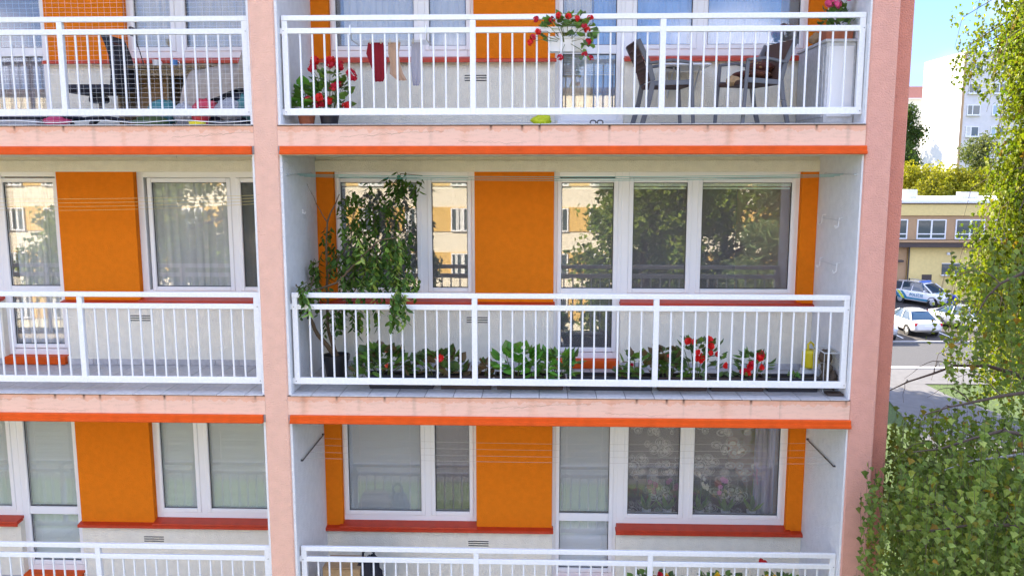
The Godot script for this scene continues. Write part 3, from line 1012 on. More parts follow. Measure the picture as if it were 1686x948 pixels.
	# far house with a reddish attic
	var fh := thing("distant_house", "distant cream house with reddish attic storey, left of the white tower", "building", Vector3(55, 0, -140))
	bab_local("wall", M.band_cream, Vector3(40, 0, -150), Vector3(75, 21.6, -140), fh, 0)
	bab_local("attic", M.red_wall, Vector3(40, 21.6, -149.8), Vector3(75, 23.6, -140.2), fh, 0)
	bab_local("cornice", M.paint, Vector3(39.8, 21.45, -150.2), Vector3(75.2, 21.65, -139.8), fh, 0)
	for k in 4:
		for f in 3:
			var w := node("window", fh, Vector3(56.3 + k * 3.4 - 55 - 4, 19.1 - 2.8 * f, .0))
			bx("window_frame", M.pvc, Vector3(0, .7, .0), Vector3(1.9, 1.5, .08), w, 0)
			bx("pane", M.blue_blind, Vector3(0, .7, .02), Vector3(1.7, 1.3, .08), w, 0)
	# the opposite block, mirrored in the windows
	var ob := thing("opposite_block", "cream block of flats with ochre window bands, mirrored in the middle windows", "building", Vector3(-10, 0, 41))
	bab_local("wall", M.band_cream, Vector3(-48, 0, 41), Vector3(16, 14.6, 53), ob, 0)
	bab_local("roof_edge", M.dark_trim, Vector3(-48.2, 14.6, 40.8), Vector3(16.2, 14.9, 53.2), ob, 0)
	var om := MB.new()
	ring(om, -.78, .78, 0, 1.45, .08, -.06, .06, 0)
	om.ab(Vector3(-.05, .08, -.06), Vector3(.05, 1.37, .05), 0)
	var omm := om.mesh()
	for f in 5:
		var y0: float = .62 + 2.8 * f
		bab_local("ochre_band", M.band_yellow, Vector3(-48, y0, 40.93), Vector3(16, y0 + 1.5, 41), ob, 0)
		for k in 16:
			var w := node("window", ob, Vector3(-33.2 + k * 2.85 + 10, y0, -.10))
			inst(omm, "window_frame", M.pvc, w)
			bx("pane", M.far_glass, Vector3(0, .72, .0), Vector3(1.4, 1.3, .02), w, 0)
			for c in 3: bx("curtain_panel", M.curtain_white, Vector3(-.45 + .4 * c + rr(-.1, .1), .72, -.02), Vector3(rr(.08, .25), 1.28, .02), w, 0)
	near_birch()


# ---------------------------------------------------------------- behind the panes
func cloth_sheet(x0: float, x1: float, y0: float, y1: float, z: float, folds: float, amp: float, scallop := 0.0, rows := 3) -> Mesh:
	var m := MB.new()
	var g := []
	var n := maxi(8, int(folds * 7))
	var ph := rr(0, TAU)
	for i in rows + 1:
		var row := []
		for k in n + 1:
			var u := float(k) / n
			var v := float(i) / rows
			var a := u * folds * TAU + ph + .7 * sin(u * 9.0 + v)
			var yy := lerpf(y1, y0, v)
			if i == rows and scallop > 0.0: yy += scallop * absf(sin(u * PI * 3.0))
			row.append(Vector3(lerpf(x0, x1, u) + .012 * cos(a * 1.3), yy, z + amp * sin(a) * (.6 + .4 * v)))
		g.append(row)
	m.sheet(g)
	return m.mesh()


func curtain(label: String, m: Material, x0: float, x1: float, y0: float, y1: float, z: float, folds: float, amp: float, group := "", scallop := 0.0) -> Node3D:
	var c := inst(cloth_sheet(x0, x1, y0, y1, z, folds, amp, scallop), "curtain", m)
	tag(c, label, "curtain", group)
	return c


func blind(label: String, x0: float, x1: float, y0: float, y1: float, m: Material, group := "venetian blinds") -> Node3D:
	var z := B - .165
	var t := thing("venetian_blind", label, "blind", Vector3((x0 + x1) * .5, y0, z), 0.0, group)
	var w := x1 - x0
	bx("head_rail", m, Vector3(0, y1 - y0 - .012, 0), Vector3(w, .026, .03), t, .003)
	bx("bottom_rail", m, Vector3(0, .008, 0), Vector3(w, .014, .022), t, .003)
	var s := MB.new()
	var y := .03
	while y < y1 - y0 - .03:
		s.box(Vector3(0, y + rr(-.0008, .0008), 0), Vector3(w, .0012, .025), 0.0, Basis(Vector3.RIGHT, deg_to_rad(37 + rr(-3, 3))))
		y += .0215
	tag(done(s, "slats", m, t), "", "", "", "stuff")
	for f in [.16, .84]:
		var c := MB.new()
		c.tube([Vector3(lerpf(-w, w, f) * .5, .01, .014), Vector3(lerpf(-w, w, f) * .5, y1 - y0, .014)], [.0016], 4)
		done(c, "ladder_cord", M.pvc, t)
	return t


func pattern_textures() -> void:
	# circle-patterned net
	rng.seed = 9
	var n := 512
	var im := Image.create(n, n, false, Image.FORMAT_RGBA8)
	im.fill(Color(.62, .62, .60, .06))
	for y in range(0, n, 3):
		for x in n: im.set_pixel(x, y, Color(.7, .7, .68, .10))
	var put_px := func(x: int, y: int, c: Color) -> void: im.set_pixel(posmod(x, n), posmod(y, n), c)
	for k in 30:
		var cx := rr(0, n); var cy := rr(0, n)
		var r := rr(22, 58)
		for q in range(3):
			var rad: float = r * [1.0, .74, .42][q]
			var ox := rr(-5, 5); var oy := rr(-5, 5)
			var filled := q == 2
			if filled:
				for y in range(int(-rad), int(rad) + 1):
					for x in range(int(-rad), int(rad) + 1):
						if x * x + y * y < rad * rad: put_px.call(int(cx + ox) + x, int(cy + oy) + y, Color(.82, .82, .78, .6))
			else:
				for a in 520:
					var t := TAU * a / 520.0
					for w in 3: put_px.call(int(cx + ox + cos(t) * (rad + w)), int(cy + oy + sin(t) * (rad + w)), Color(.86, .86, .82, .85))
	T.rings = ImageTexture.create_from_image(im)
	# lace with small sprigs
	var l := Image.create(256, 256, false, Image.FORMAT_RGBA8)
	l.fill(Color(.75, .76, .78, .14))
	for k in 420:
		var x := rng.randi() % 256; var y := rng.randi() % 256
		var c := Color(.9, .9, .92, .85)
		for e in [[0, 0], [1, 0], [0, 1], [1, 1], [2, 0], [0, 2]]:
			if rng.randf() < .7: l.set_pixel((x + e[0]) % 256, (y + e[1]) % 256, c)
	for x in range(0, 256, 11):
		for y in 256: l.set_pixel(x, y, Color(.8, .8, .83, .45))
	T.lace = ImageTexture.create_from_image(l)
	for e in [["ring_net", "rings", Vector3(1.15, 2.4, 1)], ["lace", "lace", Vector3(1, 3, 1)]]:
		var m := mat(e[0], Color(1, 1, 1), .9, {"tex": e[1], "uv": true, "scale3": e[2]})
		m.transparency = BaseMaterial3D.TRANSPARENCY_ALPHA
		m.cull_mode = BaseMaterial3D.CULL_DISABLED
	# brown woven patterns for wicker and the cushion
	var wk := Image.create(128, 128, false, Image.FORMAT_RGB8)
	for y in 128:
		for x in 128:
			var over := (int(x / 8.0) + int(y / 8.0)) % 2 == 0
			var f: float = (.75 + .25 * sin(PI * (x % 8) / 8.0)) if over else (.5 + .3 * sin(PI * (y % 8) / 8.0))
			wk.set_pixel(x, y, Color(f, f, f))
	T.weave = ImageTexture.create_from_image(wk)
	var cu := Image.create(128, 128, false, Image.FORMAT_RGB8)
	cu.fill(Color(.33, .17, .13))
	for k in 60:
		var cx := rng.randi() % 128; var cy := rng.randi() % 128; var r := 2 + rng.randi() % 5
		var c: Color = [Color(.75, .62, .42), Color(.18, .07, .06), Color(.55, .36, .2)][rng.randi() % 3]
		for y in range(-r, r + 1):
			for x in range(-r, r + 1):
				if x * x + y * y < r * r: cu.set_pixel(posmod(cx + x, 128), posmod(cy + y, 128), c)
	T.cushion = ImageTexture.create_from_image(cu)


func orchid(at: Vector3, h: float, n: int, petal: Material, label: String) -> void:
	var t := thing("orchid", label, "plant", at, rr(0, TAU), "orchids on the window ledge")
	var pm := MB.new()
	pm.lathe([Vector2(0, 0), Vector2(.045, 0), Vector2(.06, .10), Vector2(.055, .10), Vector2(.05, .085), Vector2(0, .085)], 12)
	done(pm, "pot", M.pot_white, t)
	for k in 6:
		var a := k * 1.05 + rr(-.2, .2)
		inst(leaf_mesh(.20, .075, 2), "leaf", M.ficus_c if k % 2 else M.ficus_a, t, Vector3(0, .09, 0), Basis(Vector3.UP, a) * Basis(Vector3.RIGHT, rr(.7, 1.2)))
	var tip := Vector3(rr(-.08, .08), h, rr(-.04, .04))
	var sm := MB.new()
	sm.tube([Vector3(0, .09, 0), Vector3(tip.x * .2, h * .6, 0), tip * Vector3(.7, .95, .7), tip + Vector3(tip.x, -.03, .05)], [.004, .003, .0025, .002], 5)
	done(sm, "stem", M.ficus_c, t)
	for k in n:
		var p := tip + Vector3(rr(-.07, .07), rr(-.13, .05), rr(-.01, .05))
		var fm := MB.new()
		for q in 5: leaf_into(fm, Basis(Vector3.BACK, q * TAU / 5.0) * Basis(Vector3.RIGHT, .15), Vector3.ZERO, .036, .034, 3)
		fm.ball(Vector3(0, 0, .006), Vector3(.008, .008, .008), 4)
		done(fm, "flower", petal, t, p)


func build_interiors() -> void:
	pattern_textures()
	mat("drape_cream", lin(.70, .60, .38), .9, {"tex": "soft", "scale": 2.0, "back": Color(.4, .36, .25)})
	mat("drape_lace", lin(.74, .70, .58), .9, {"tex": "mottle", "scale": 9.0, "back": Color(.4, .36, .3)})
	mat("drape_blue", lin(.16, .40, .78), .9, {"tex": "soft", "scale": 2.0, "back": Color(.2, .4, .6)})
	mat("drape_grey", lin(.68, .70, .68), .9, {"tex": "soft", "scale": 2.0, "back": Color(.4, .42, .42)})
	mat("drape_green", lin(.38, .43, .38), .9, {"tex": "soft", "scale": 2.0, "back": Color(.3, .34, .3)})
	mat("drape_plum", lin(.06, .02, .04), .9, {"tex": "soft", "scale": 2.0})
	mat("drape_lilac", lin(.42, .38, .55), .9, {"tex": "soft", "scale": 2.0, "back": Color(.4, .36, .5)})
	mat("blind_green", lin(.66, .76, .67), .5)
	mat("blind_white", lin(.72, .77, .75), .5)
	mat("blind_dark", lin(.48, .55, .55), .5)
	var screen := mat("insect_screen", Color(.12, .13, .12, .5), .9)
	screen.transparency = BaseMaterial3D.TRANSPARENCY_ALPHA
	rng.seed = 31
	var z := B - .24
	var F: float = FL[0]
	# top floor, right flat
	curtain("cream net curtain in the wide casement of the top right balcony's left window", M.drape_lace, -2.27, -1.42, F + .86, F + 2.3, z, 9, .018)
	curtain("cream net curtain in the narrow casement left of the top orange panel", M.drape_lace, -1.29, -.83, F + .86, F + 2.3, z, 5, .018)
	curtain("beige curtain in the left half of the top right balcony door", M.drape_cream, .24, .60, F + .2, F + 2.3, z, 5, .02)
	curtain("light blue curtain in the right half of the top balcony door", M.drape_blue, .62, .89, F + .2, F + 2.3, z - .03, 4, .02)
	curtain("light blue curtain in the narrow casement behind the left chair", M.drape_blue, 1.06, 1.74, F + .86, F + 2.3, z, 6, .016)
	curtain("light blue curtain in the wide casement behind the right chair", M.drape_blue, 1.86, 2.76, F + .86, F + 2.3, z, 7, .016)
	blind("lowered blind at the top of the balcony door's lower pane", .27, .86, F + .62, F + .86, M.blind_dark, "")
	# top floor, left flat
	curtain("yellowish curtain in the narrow casement above the desk, top left balcony", M.drape_cream, MIR + .82, MIR + 1.30, F + .86, F + 2.3, z, 4, .022)
	curtain("yellowish curtain in the wide casement above the covered armchair", M.drape_cream, MIR + 1.42, MIR + 2.38, F + .86, F + 2.3, z, 8, .022)
	curtain("dark plum curtain in the top left balcony door", M.drape_plum, MIR - .90, MIR - .22, F + .2, F + 1.0, z, 7, .02)
	# middle floor, left flat
	F = FL[1]
	curtain("grey sheer curtain in the middle left balcony door", M.drape_grey, MIR - .82, MIR - .22, F + .2, F + 2.24, B - .2, 8, .03)
	curtain("grey-green sheer curtain in the wide middle left casement", M.drape_grey, MIR + .84, MIR + 1.90, F + .86, F + 2.24, B - .2, 9, .03)
	curtain("dark green curtain in the casement beside the middle left column", M.drape_green, MIR + 1.94, MIR + 2.40, F + .86, F + 2.3, z, 4, .02)
	tag(bab("insect_screen", M.insect_screen, Vector3(MIR + 1.99, F + .95, B - .105), Vector3(MIR + 2.35, F + 2.195, B - .103), null, 0), "grey insect screen on the casement beside the middle left column", "insect screen")
	# middle floor, right flat: rolled-up blinds only
	for e in [[-2.346, -1.447, "rolled blind over the pane behind the ficus"], [-1.27, -.848, "rolled blind over the narrow pane left of the middle orange panel"], [.259, .868, "rolled blind at the top of the middle balcony door"], [1.096, 1.722, "rolled pale green blind over the narrow pane right of the middle door"], [1.895, 2.925, "rolled pale green blind over the wide middle right pane"]]:
		var t := thing("roller_blind", e[2], "blind", Vector3((e[0] + e[1]) * .5, F + 2.15, B - .16), 0, "rolled-up blinds")
		var m := MB.new()
		m.tube([Vector3((e[0] - e[1]) * .5, 0.02, 0), Vector3((e[1] - e[0]) * .5, .02, 0)], [.022], 10)
		done(m, "roll", M.blind_green, t)
		bx("hem_bar", M.blind_green, Vector3(0, -.022, .018), Vector3(e[1] - e[0] - .02, .016, .008), t, .002)
	# bottom floor
	F = FL[2]
	blind("closed blind in the wide bottom casement left of the lace curtain", -2.36, -1.44, F + .93, F + 2.24, M.blind_dark)
	curtain("white lace curtain with scalloped hem in the narrow bottom casement", M.lace, -1.29, -.83, F + 1.0, F + 2.3, B - .2, 5, .02, "", .05)
	blind("closed blind in the upper pane of the bottom right balcony door", .25, .88, F + .95, F + 2.24, M.blind_dark)
	blind("closed blind in the lower pane of the bottom right balcony door", .25, .88, F + .22, F + .86, M.blind_white)
	curtain("net curtain with printed circles in the narrow casement behind the orchids", M.ring_net, 1.07, 1.74, F + .84, F + 2.3, B - .42, 3, .012)
	curtain("net curtain with printed circles in the wide casement behind the orchids", M.ring_net, 1.86, 2.70, F + .84, F + 2.3, B - .42, 3, .012)
	curtain("lilac curtain drawn to the right edge of the orchid window", M.drape_lilac, 2.70, 2.96, F + .84, F + 2.3, B - .40, 4, .025)
	blind("closed greenish blind in the bottom left balcony door's upper pane", MIR - .88, MIR - .25, F + .95, F + 2.24, M.blind_green)
	blind("closed greenish blind in the bottom left balcony door's lower pane", MIR - .88, MIR - .25, F + .22, F + .86, M.blind_green)
	blind("closed greenish blind in the narrow casement of the bottom left window", MIR + .83, MIR + 1.29, F + .93, F + 2.24, M.blind_green)
	blind("closed greenish blind in the wide casement beside the bottom left column", MIR + 1.43, MIR + 2.36, F + .93, F + 2.24, M.blind_green)
	blind("closed greenish blind in the window at the left edge, bottom floor", MIR - 1.75, MIR - 1.08, F + .93, F + 2.24, M.blind_green)
	mat("orchid_white", lin(.82, .80, .72), .6, {"back": Color(.5, .5, .45)})
	mat("orchid_pink", lin(.55, .22, .45), .6, {"back": Color(.5, .25, .4)})
	mat("orchid_purple", lin(.22, .03, .13), .6, {"back": Color(.3, .06, .2)})
	var oy := F + .83
	orchid(Vector3(1.36, oy, B - .30), .42, 6, M.orchid_purple, "dark purple orchid left of the mullion, bottom right window")
	orchid(Vector3(1.62, oy, B - .30), .46, 5, M.orchid_purple, "dark purple orchid close to the mullion, bottom right window")
	orchid(Vector3(2.02, oy, B - .29), .52, 7, M.orchid_white, "white orchid right of the mullion, bottom right window")
	orchid(Vector3(2.34, oy, B - .29), .45, 5, M.orchid_pink, "pale pink orchid in the middle of the wide bottom pane")
	orchid(Vector3(2.66, oy, B - .29), .56, 7, M.orchid_pink, "pink orchid at the right end of the ledge beside the lilac curtain")
	# two things on the ledge of the top left flat's neighbour, seen through the top rail
	tag(bab("storage_jar", M.drape_blue, Vector3(-1.75, FL[0] + .95, B - .34), Vector3(-1.60, FL[0] + 1.13, B - .26), null, .02), "blue jar on the ledge behind the top right railing", "jar")


# ---------------------------------------------------------------- cars
func car(called: String, label: String, at: Vector3, turn: float, paint: Material, suv: bool, group := "cars parked before the yellow building") -> Node3D:
	# local: nose towards +z, x across
	var t := thing(called, label, "car", at, turn, group)
	var L := 4.6
	var roof := 1.66 if suv else 1.44
	var belt := 1.06 if suv else .93
	# stations along the car: z, half width, sill height, shoulder height
	var S := []
	if suv: S = [[-2.30, .70, .48, .86], [-2.22, .86, .36, 1.02], [-1.4, .92, .28, 1.06], [0, .93, .27, 1.06], [.95, .92, .28, 1.05], [1.5, .90, .30, 1.02], [2.05, .84, .34, .95], [2.27, .72, .42, .82], [2.32, .60, .48, .70]]
	else: S = [[-2.32, .68, .50, .84], [-2.24, .84, .34, .98], [-1.4, .89, .24, .96], [0, .90, .22, .93], [.95, .89, .23, .92], [1.5, .87, .26, .88], [2.05, .80, .30, .78], [2.27, .68, .36, .66], [2.31, .56, .44, .58]]
	var g := []
	for s in S:
		var row := []
		for k in [[-.0, .0], [.82, .0], [.96, .10], [1.0, .42], [.99, .78], [.93, .96], [.72, 1.0], [0, 1.03]]:
			row.append(Vector3(k[0] * s[1], lerpf(s[2], s[3], k[1]), s[0]))
		var full := []
		for k in range(row.size() - 1, -1, -1): full.append(row[k] * Vector3(-1, 1, 1))
		for k in range(1, row.size()): full.append(row[k])
		g.append(full)
	var m := MB.new()
	m.sheet(g)
	for e in [0, g.size() - 1]:
		for k in range(1, 14): m.tri(g[e][0], g[e][k], g[e][k + 1], Vector3(0, 0, -1 if e == 0 else 1))
	done(m, "body", paint, t)
	# greenhouse: dark glass loft with a painted roof over it
	var G := []
	if suv: G = [[-2.20, .80, belt], [-1.95, .66, roof - .06], [-.9, .70, roof], [.2, .68, roof - .02], [.42, .66, roof - .08], [1.22, .80, belt + .01]]
	else: G = [[-1.78, .78, belt + .02], [-1.05, .60, roof - .04], [-.4, .62, roof], [.15, .62, roof - .01], [.38, .60, roof - .06], [1.25, .78, belt]]
	var gg := []
	for i in 6:
		var s: Array = G[i]
		var low: float = belt - .03
		gg.append([Vector3(-.83, low, s[0]), Vector3(-s[1], s[2] - .02, s[0]), Vector3(-s[1] * .8, s[2] + .0, s[0]), Vector3(s[1] * .8, s[2] + .0, s[0]), Vector3(s[1], s[2] - .02, s[0]), Vector3(.83, low, s[0])])
	var gm := MB.new()
	gm.sheet(gg)
	done(gm, "windows", M.car_glass, t)
	var rm := MB.new()
	var rg := []
	for i in range(1, 5):
		var s: Array = G[i]
		var row := []
		for k in 7:
			var u := k / 6.0 * 2.0 - 1.0
			row.append(Vector3(s[1] * 1.03 * u, s[2] + .025 - .05 * pow(absf(u), 3.0), s[0]))
		rg.append(row)
	rm.sheet(rg)
	done(rm, "roof", paint, t)
	var zs := [G[0][0], G[1][0], -.35 if suv else -.45, G[4][0], G[5][0]]
	for sx in [-1.0, 1.0]:
		var pm := MB.new()
		for e in [[0, 1, .09], [5, 4, .07]]:
			var a: Array = G[e[0]]; var b: Array = G[e[1]]
			pm.bar(Vector3(sx * .83, belt - .02, a[0]), Vector3(sx * b[1] * 1.0, b[2], b[0]), e[2], .05)
		pm.bar(Vector3(sx * .835, belt - .02, -.45), Vector3(sx * .655, roof - .03, -.42), .07, .03)
		if suv: pm.bar(Vector3(sx * .835, belt - .02, -1.35), Vector3(sx * .68, roof - .03, -1.30), .10, .03)
		done(pm, "pillar", paint, t)
		bx("mirror", paint, Vector3(sx * .98, belt + .06, .72), Vector3(.2, .13, .09), t, .03)
		for zz in [-.40, .55]: bx("door_handle", M.steel, Vector3(sx * .925, belt - .14, zz - .35), Vector3(.02, .03, .18), t, .008)
		for zz in [-1.36, 1.36]:
			var r := .36 if suv else .32
			var w := node("wheel", t, Vector3(sx * .80, r, zz))
			var tm := MB.new()
			tm.lathe([Vector2(r * .62, -.1), Vector2(r * .95, -.1), Vector2(r, -.06), Vector2(r, .06), Vector2(r * .95, .1), Vector2(r * .62, .1)], 20)
			var to := done(tm, "tyre", M.tyre, w)
			to.rotation.z = PI / 2
			var sm := MB.new()
			sm.lathe([Vector2(0, .105), Vector2(r * .2, .11), Vector2(r * .62, .09), Vector2(r * .64, 0)], 14)
			for k in 5: sm.bar(Vector3(0, .112, 0), Vector3(cos(k * 1.2566) * r * .6, .108, sin(k * 1.2566) * r * .6), .05, .02)
			var so := done(sm, "rim", M.rim, w)
			so.rotation.z = -PI / 2 if sx > 0 else PI / 2
			var am := MB.new()
			am.lathe([Vector2(r * 1.02, -.02), Vector2(r * 1.16, -.02), Vector2(r * 1.16, .14), Vector2(r * 1.02, .14)], 20)
			var ao := done(am, "wheel_arch", M.tyre, w)
			ao.rotation.z = -PI / 2 if sx > 0 else PI / 2
			ao.position.x = -sx * .02
		bx("headlight", M.lamp_glass, Vector3(sx * .60, S[7][3] - .06, 2.235), Vector3(.34, .14, .12), t, .04)
		bx("tail_light", M.tail, Vector3(sx * .70, .80 if not suv else .90, -2.245), Vector3(.26, .18, .12), t, .03)
	bx("number_plate", M.pvc, Vector3(0, .70 if not suv else .78, -2.335), Vector3(.52, .12, .02), t, .004)
	bx("front_plate", M.pvc, Vector3(0, .48, 2.335), Vector3(.52, .11, .02), t, .004)
	bx("grille", M.tyre, Vector3(0, .62, 2.29), Vector3(.8, .14, .08), t, .02)
	bx("lower_grille", M.tyre, Vector3(0, .40, 2.27), Vector3(1.1, .12, .1), t, .02)
	return t


func lettering(called: String, text: String, m: Material, size: float, parent: Node3D, at: Vector3, basis: Basis) -> void:
	var tm := TextMesh.new()
	var f := SystemFont.new()
	f.font_names = PackedStringArray(["Droid Sans"])
	f.font_weight = 700
	tm.font = f
	tm.text = text
	tm.font_size = 32
	tm.pixel_size = size / 32.0
	tm.depth = .004
	inst(tm, called, m, parent, at, basis)


func build_cars() -> void:
	mat("car_white", lin(.78, .78, .80), .25, {"coat": .8})
	mat("car_silver", lin(.42, .44, .48), .3, {"coat": .8, "metal": .4})
	mat("car_glass", lin(.03, .05, .07), .06, {"spec": .8})
	mat("tyre", lin(.015, .015, .016), .8)
	mat("rim", lin(.55, .55, .57), .3, {"metal": .6})
	mat("tail", lin(.55, .02, .03), .2)
	mat("lamp_glass", lin(.6, .62, .65), .1)
	mat("police_blue", lin(.01, .20, .34), .3)
	mat("police_yellow", lin(.62, .72, .03), .35)
	mat("blue_light", lin(.05, .15, .5), .2)
	var p := car("police_car", "white police estate car with teal and yellow-green stripes and a roof light bar", Vector3(28.75, .0, -54.9), atan2(.50, .87), M.car_white, true)
	bx("light_bar", M.blue_light, Vector3(0, 1.73, .05), Vector3(1.1, .11, .26), p, .03)
	bx("roof_aerial", M.tyre, Vector3(0, 1.74, -1.3), Vector3(.05, .16, .1), p, .02)
	for sx in [-1.0, 1.0]:
		bx("roof_rail", M.rim, Vector3(sx * .66, 1.70, -.7), Vector3(.04, .05, 2.0), p, .015)
		# stripes lie on the flank: short panels following it
		for k in 3:
			var sm := MB.new()
			var z0 := -1.95 + .30 * k
			sm.quad(Vector3(sx * .936, .98, z0), Vector3(sx * .936, .98, z0 + .22), Vector3(sx * .938, .42, z0 + .75), Vector3(sx * .938, .42, z0 + .53), Vector3(sx, 0, 0))
			done(sm, "stripe", [M.police_blue, M.police_yellow, M.police_blue][k], p)
		var bm := MB.new()
		bm.quad(Vector3(sx * .938, .42, -1.0), Vector3(sx * .938, .42, 1.0), Vector3(sx * .936, .54, 1.0), Vector3(sx * .936, .54, -1.0), Vector3(sx, 0, 0))
		done(bm, "sill_stripe", M.police_blue, p)
		lettering("lettering", "POLICIE", M.police_blue, .30, p, Vector3(sx * .945, .76, .05), Basis(Vector3.UP, sx * PI / 2))
	var bonnet := MB.new()
	bonnet.quad(Vector3(-.6, 1.075, 1.35), Vector3(.6, 1.075, 1.35), Vector3(.6, 1.06, 1.50), Vector3(-.6, 1.06, 1.50), Vector3.UP)
	done(bonnet, "bonnet_stripe", M.police_blue, p)
	car("white_saloon", "white saloon seen from behind, parked nearest the road", Vector3(23.35, .0, -44.45), PI + .02, M.car_white, false)
	car("silver_car", "silver car with its nose to the road, half hidden by the hanging birch twigs", Vector3(27.2, .0, -45.3), .42, M.car_silver, false)
	car("grey_car", "grey car mostly hidden behind the corner of the block", Vector3(20.15, .0, -43.0), .05, M.car_silver, true)
	# white bay lines
	for k in 4:
		tag(bab("bay_line", M.road_paint, Vector3(21.8 + k * 3.0, .008, -47), Vector3(21.9 + k * 3.0, .012, -42), null, 0), "", "", "", "structure")


# ---------------------------------------------------------------- plants on the balconies
func trough(called: String, label: String, x0: float, x1: float, y: float, z0: float, z1: float, h: float, m: Material, group := "") -> Node3D:
	var t := thing(called, label, "planter", Vector3((x0 + x1) * .5, y, (z0 + z1) * .5), 0, group)
	var w := x1 - x0
	var d := z1 - z0
	var mb := MB.new()
	var a := [Vector3(-w * .47, 0, -d * .42), Vector3(w * .47, 0, -d * .42), Vector3(w * .47, 0, d * .42), Vector3(-w * .47, 0, d * .42)]
	var b := [Vector3(-w * .5, h, -d * .5), Vector3(w * .5, h, -d * .5), Vector3(w * .5, h, d * .5), Vector3(-w * .5, h, d * .5)]
	for k in 4:
		var e := (k + 1) % 4
		mb.quad(a[k], a[e], b[e], b[k], (a[k] + a[e]) * Vector3(1, 0, 1))
	mb.quad(a[0], a[1], a[2], a[3], Vector3.DOWN)
	done(mb, "trough", m, t)
	var r := MB.new()
	ring_flat(r, w * .5 + .006, d * .5 + .006, h - .018, h + .004, .016)
	done(r, "rim", m, t)
	bx("soil", M.soil, Vector3(0, h - .025, 0), Vector3(w * .97, .012, d * .95), t, 0)
	return t


func ring_flat(m: MB, hx: float, hz: float, y0: float, y1: float, w: float) -> void:
	m.ab(Vector3(-hx, y0, -hz), Vector3(hx, y1, -hz + w), .003)
	m.ab(Vector3(-hx, y0, hz - w), Vector3(hx, y1, hz), .003)
	m.ab(Vector3(-hx, y0, -hz + w), Vector3(-hx + w, y1, hz - w), .003)
	m.ab(Vector3(hx - w, y0, -hz + w), Vector3(hx, y1, hz - w), .003)


func pot(called: String, label: String, at: Vector3, r: float, h: float, m: Material) -> Node3D:
	var t := thing(called, label, "flower pot", at)
	var mb := MB.new()
	mb.lathe([Vector2(0, 0), Vector2(r * .72, 0), Vector2(r * .93, h * .8), Vector2(r * 1.02, h * .8), Vector2(r * 1.04, h), Vector2(r * .94, h), Vector2(r * .9, h * .86)], 24)
	done(mb, "pot_body", m, t)
	var s := MB.new()
	s.lathe([Vector2(r * .92, h * .88), Vector2(r * .4, h * .93), Vector2(0, h * .94)], 20)
	done(s, "soil", M.soil, t)
	return t


# a bushy plant: stems, leaves that each are a part, flowers of five or more petals
func bush(called: String, label: String, at: Vector3, rad: Vector3, n: int, l: float, w: float, kind: int, mats: Array, flowers := [], nf := 0, fsize := .03, group := "") -> Node3D:
	var t := thing(called, label, "plant", at, 0, group)
	for k in 5:
		var sm := MB.new()
		var p := Vector3(rr(-.6, .6) * rad.x, rad.y * rr(.5, .95), rr(-.6, .6) * rad.z)
		sm.tube([Vector3(p.x * .4, -.03, p.z * .3), p * Vector3(.7, .5, .7), p], [.006, .005, .003], 5)
		done(sm, "stem", M.plant_stem, t)
	for k in int(n * 1.7):
		var d := Vector3(rr(-1, 1), 0, rr(-.7, 1))
		var hgt := pow(rng.randf(), .8)
		var lim := sqrt(maxf(.08, 1.0 - hgt * hgt * .85))
		var p := Vector3(d.x * rad.x * lim, hgt * rad.y, d.z * rad.z * lim)
		var az := atan2(p.x, p.z) + rr(-.7, .7)
		var pitch := rr(.9, 2.1) - .4 * hgt
		var s := rr(.8, 1.3)
		var bs := Basis(Vector3.UP, az) * Basis(Vector3.RIGHT, pitch) * Basis(Vector3.UP, rr(-.5, .5))
		inst(leaf_mesh(l, w, kind), "leaf", mats[rng.randi() % mats.size()], t, p, bs.scaled(Vector3(s, s, s)))
	for k in nf:
		var a := rr(-1.3, 1.3)
		var hgt := rr(.35, 1.05)
		var lim := sqrt(maxf(.15, 1.0 - hgt * hgt * .7))
		var p := Vector3(sin(a) * rad.x * lim * rr(.3, 1.0), hgt * rad.y, cos(a) * rad.z * lim * .9 + .02)
		flower(t, p, fsize * rr(.8, 1.2), flowers[rng.randi() % flowers.size()])
	return t


func flower(t: Node3D, p: Vector3, s: float, m: Material) -> void:
	var fm := MB.new()
	for q in 9:
		leaf_into(fm, Basis(Vector3.BACK, q * TAU / 9.0 * 2.0) * Basis(Vector3.RIGHT, -.1 + .13 * q), Vector3(0, 0, .002 * q), s * rr(.8, 1.1) * (1.0 - .05 * q), s * .95, 3)
	inst(fm.mesh(), "flower", m, t, p, Basis(Vector3.UP, rr(-.8, .8)) * Basis(Vector3.RIGHT, rr(-.7, .3)))


# geranium head: a ball of small florets
func umbel(t: Node3D, p: Vector3, r: float, m: Material, n := 14) -> void:
	var fm := MB.new()
	for k in n:
		var d := Vector3(rng.randfn(), rng.randfn() * .8 + .2, rng.randfn() + .3).normalized()
		var bs := Basis(Quaternion(Vector3(0, 0, 1), d))
		for q in 5: leaf_into(fm, bs * Basis(Vector3.BACK, q * TAU / 5.0 + k) * Basis(Vector3.RIGHT, .1), d * r * rr(.6, 1.0), r * .55, r * .5, 3)
	done(fm, "flower_head", m, t, p)
	var sk := MB.new()
	sk.tube([p * Vector3(.25, .2, .4) - Vector3(0, .02, 0), p * Vector3(.7, .75, .8) + Vector3(0, .02, 0), p], [.003, .0025, .002], 4)
	done(sk, "flower_stalk", M.plant_stem, t)


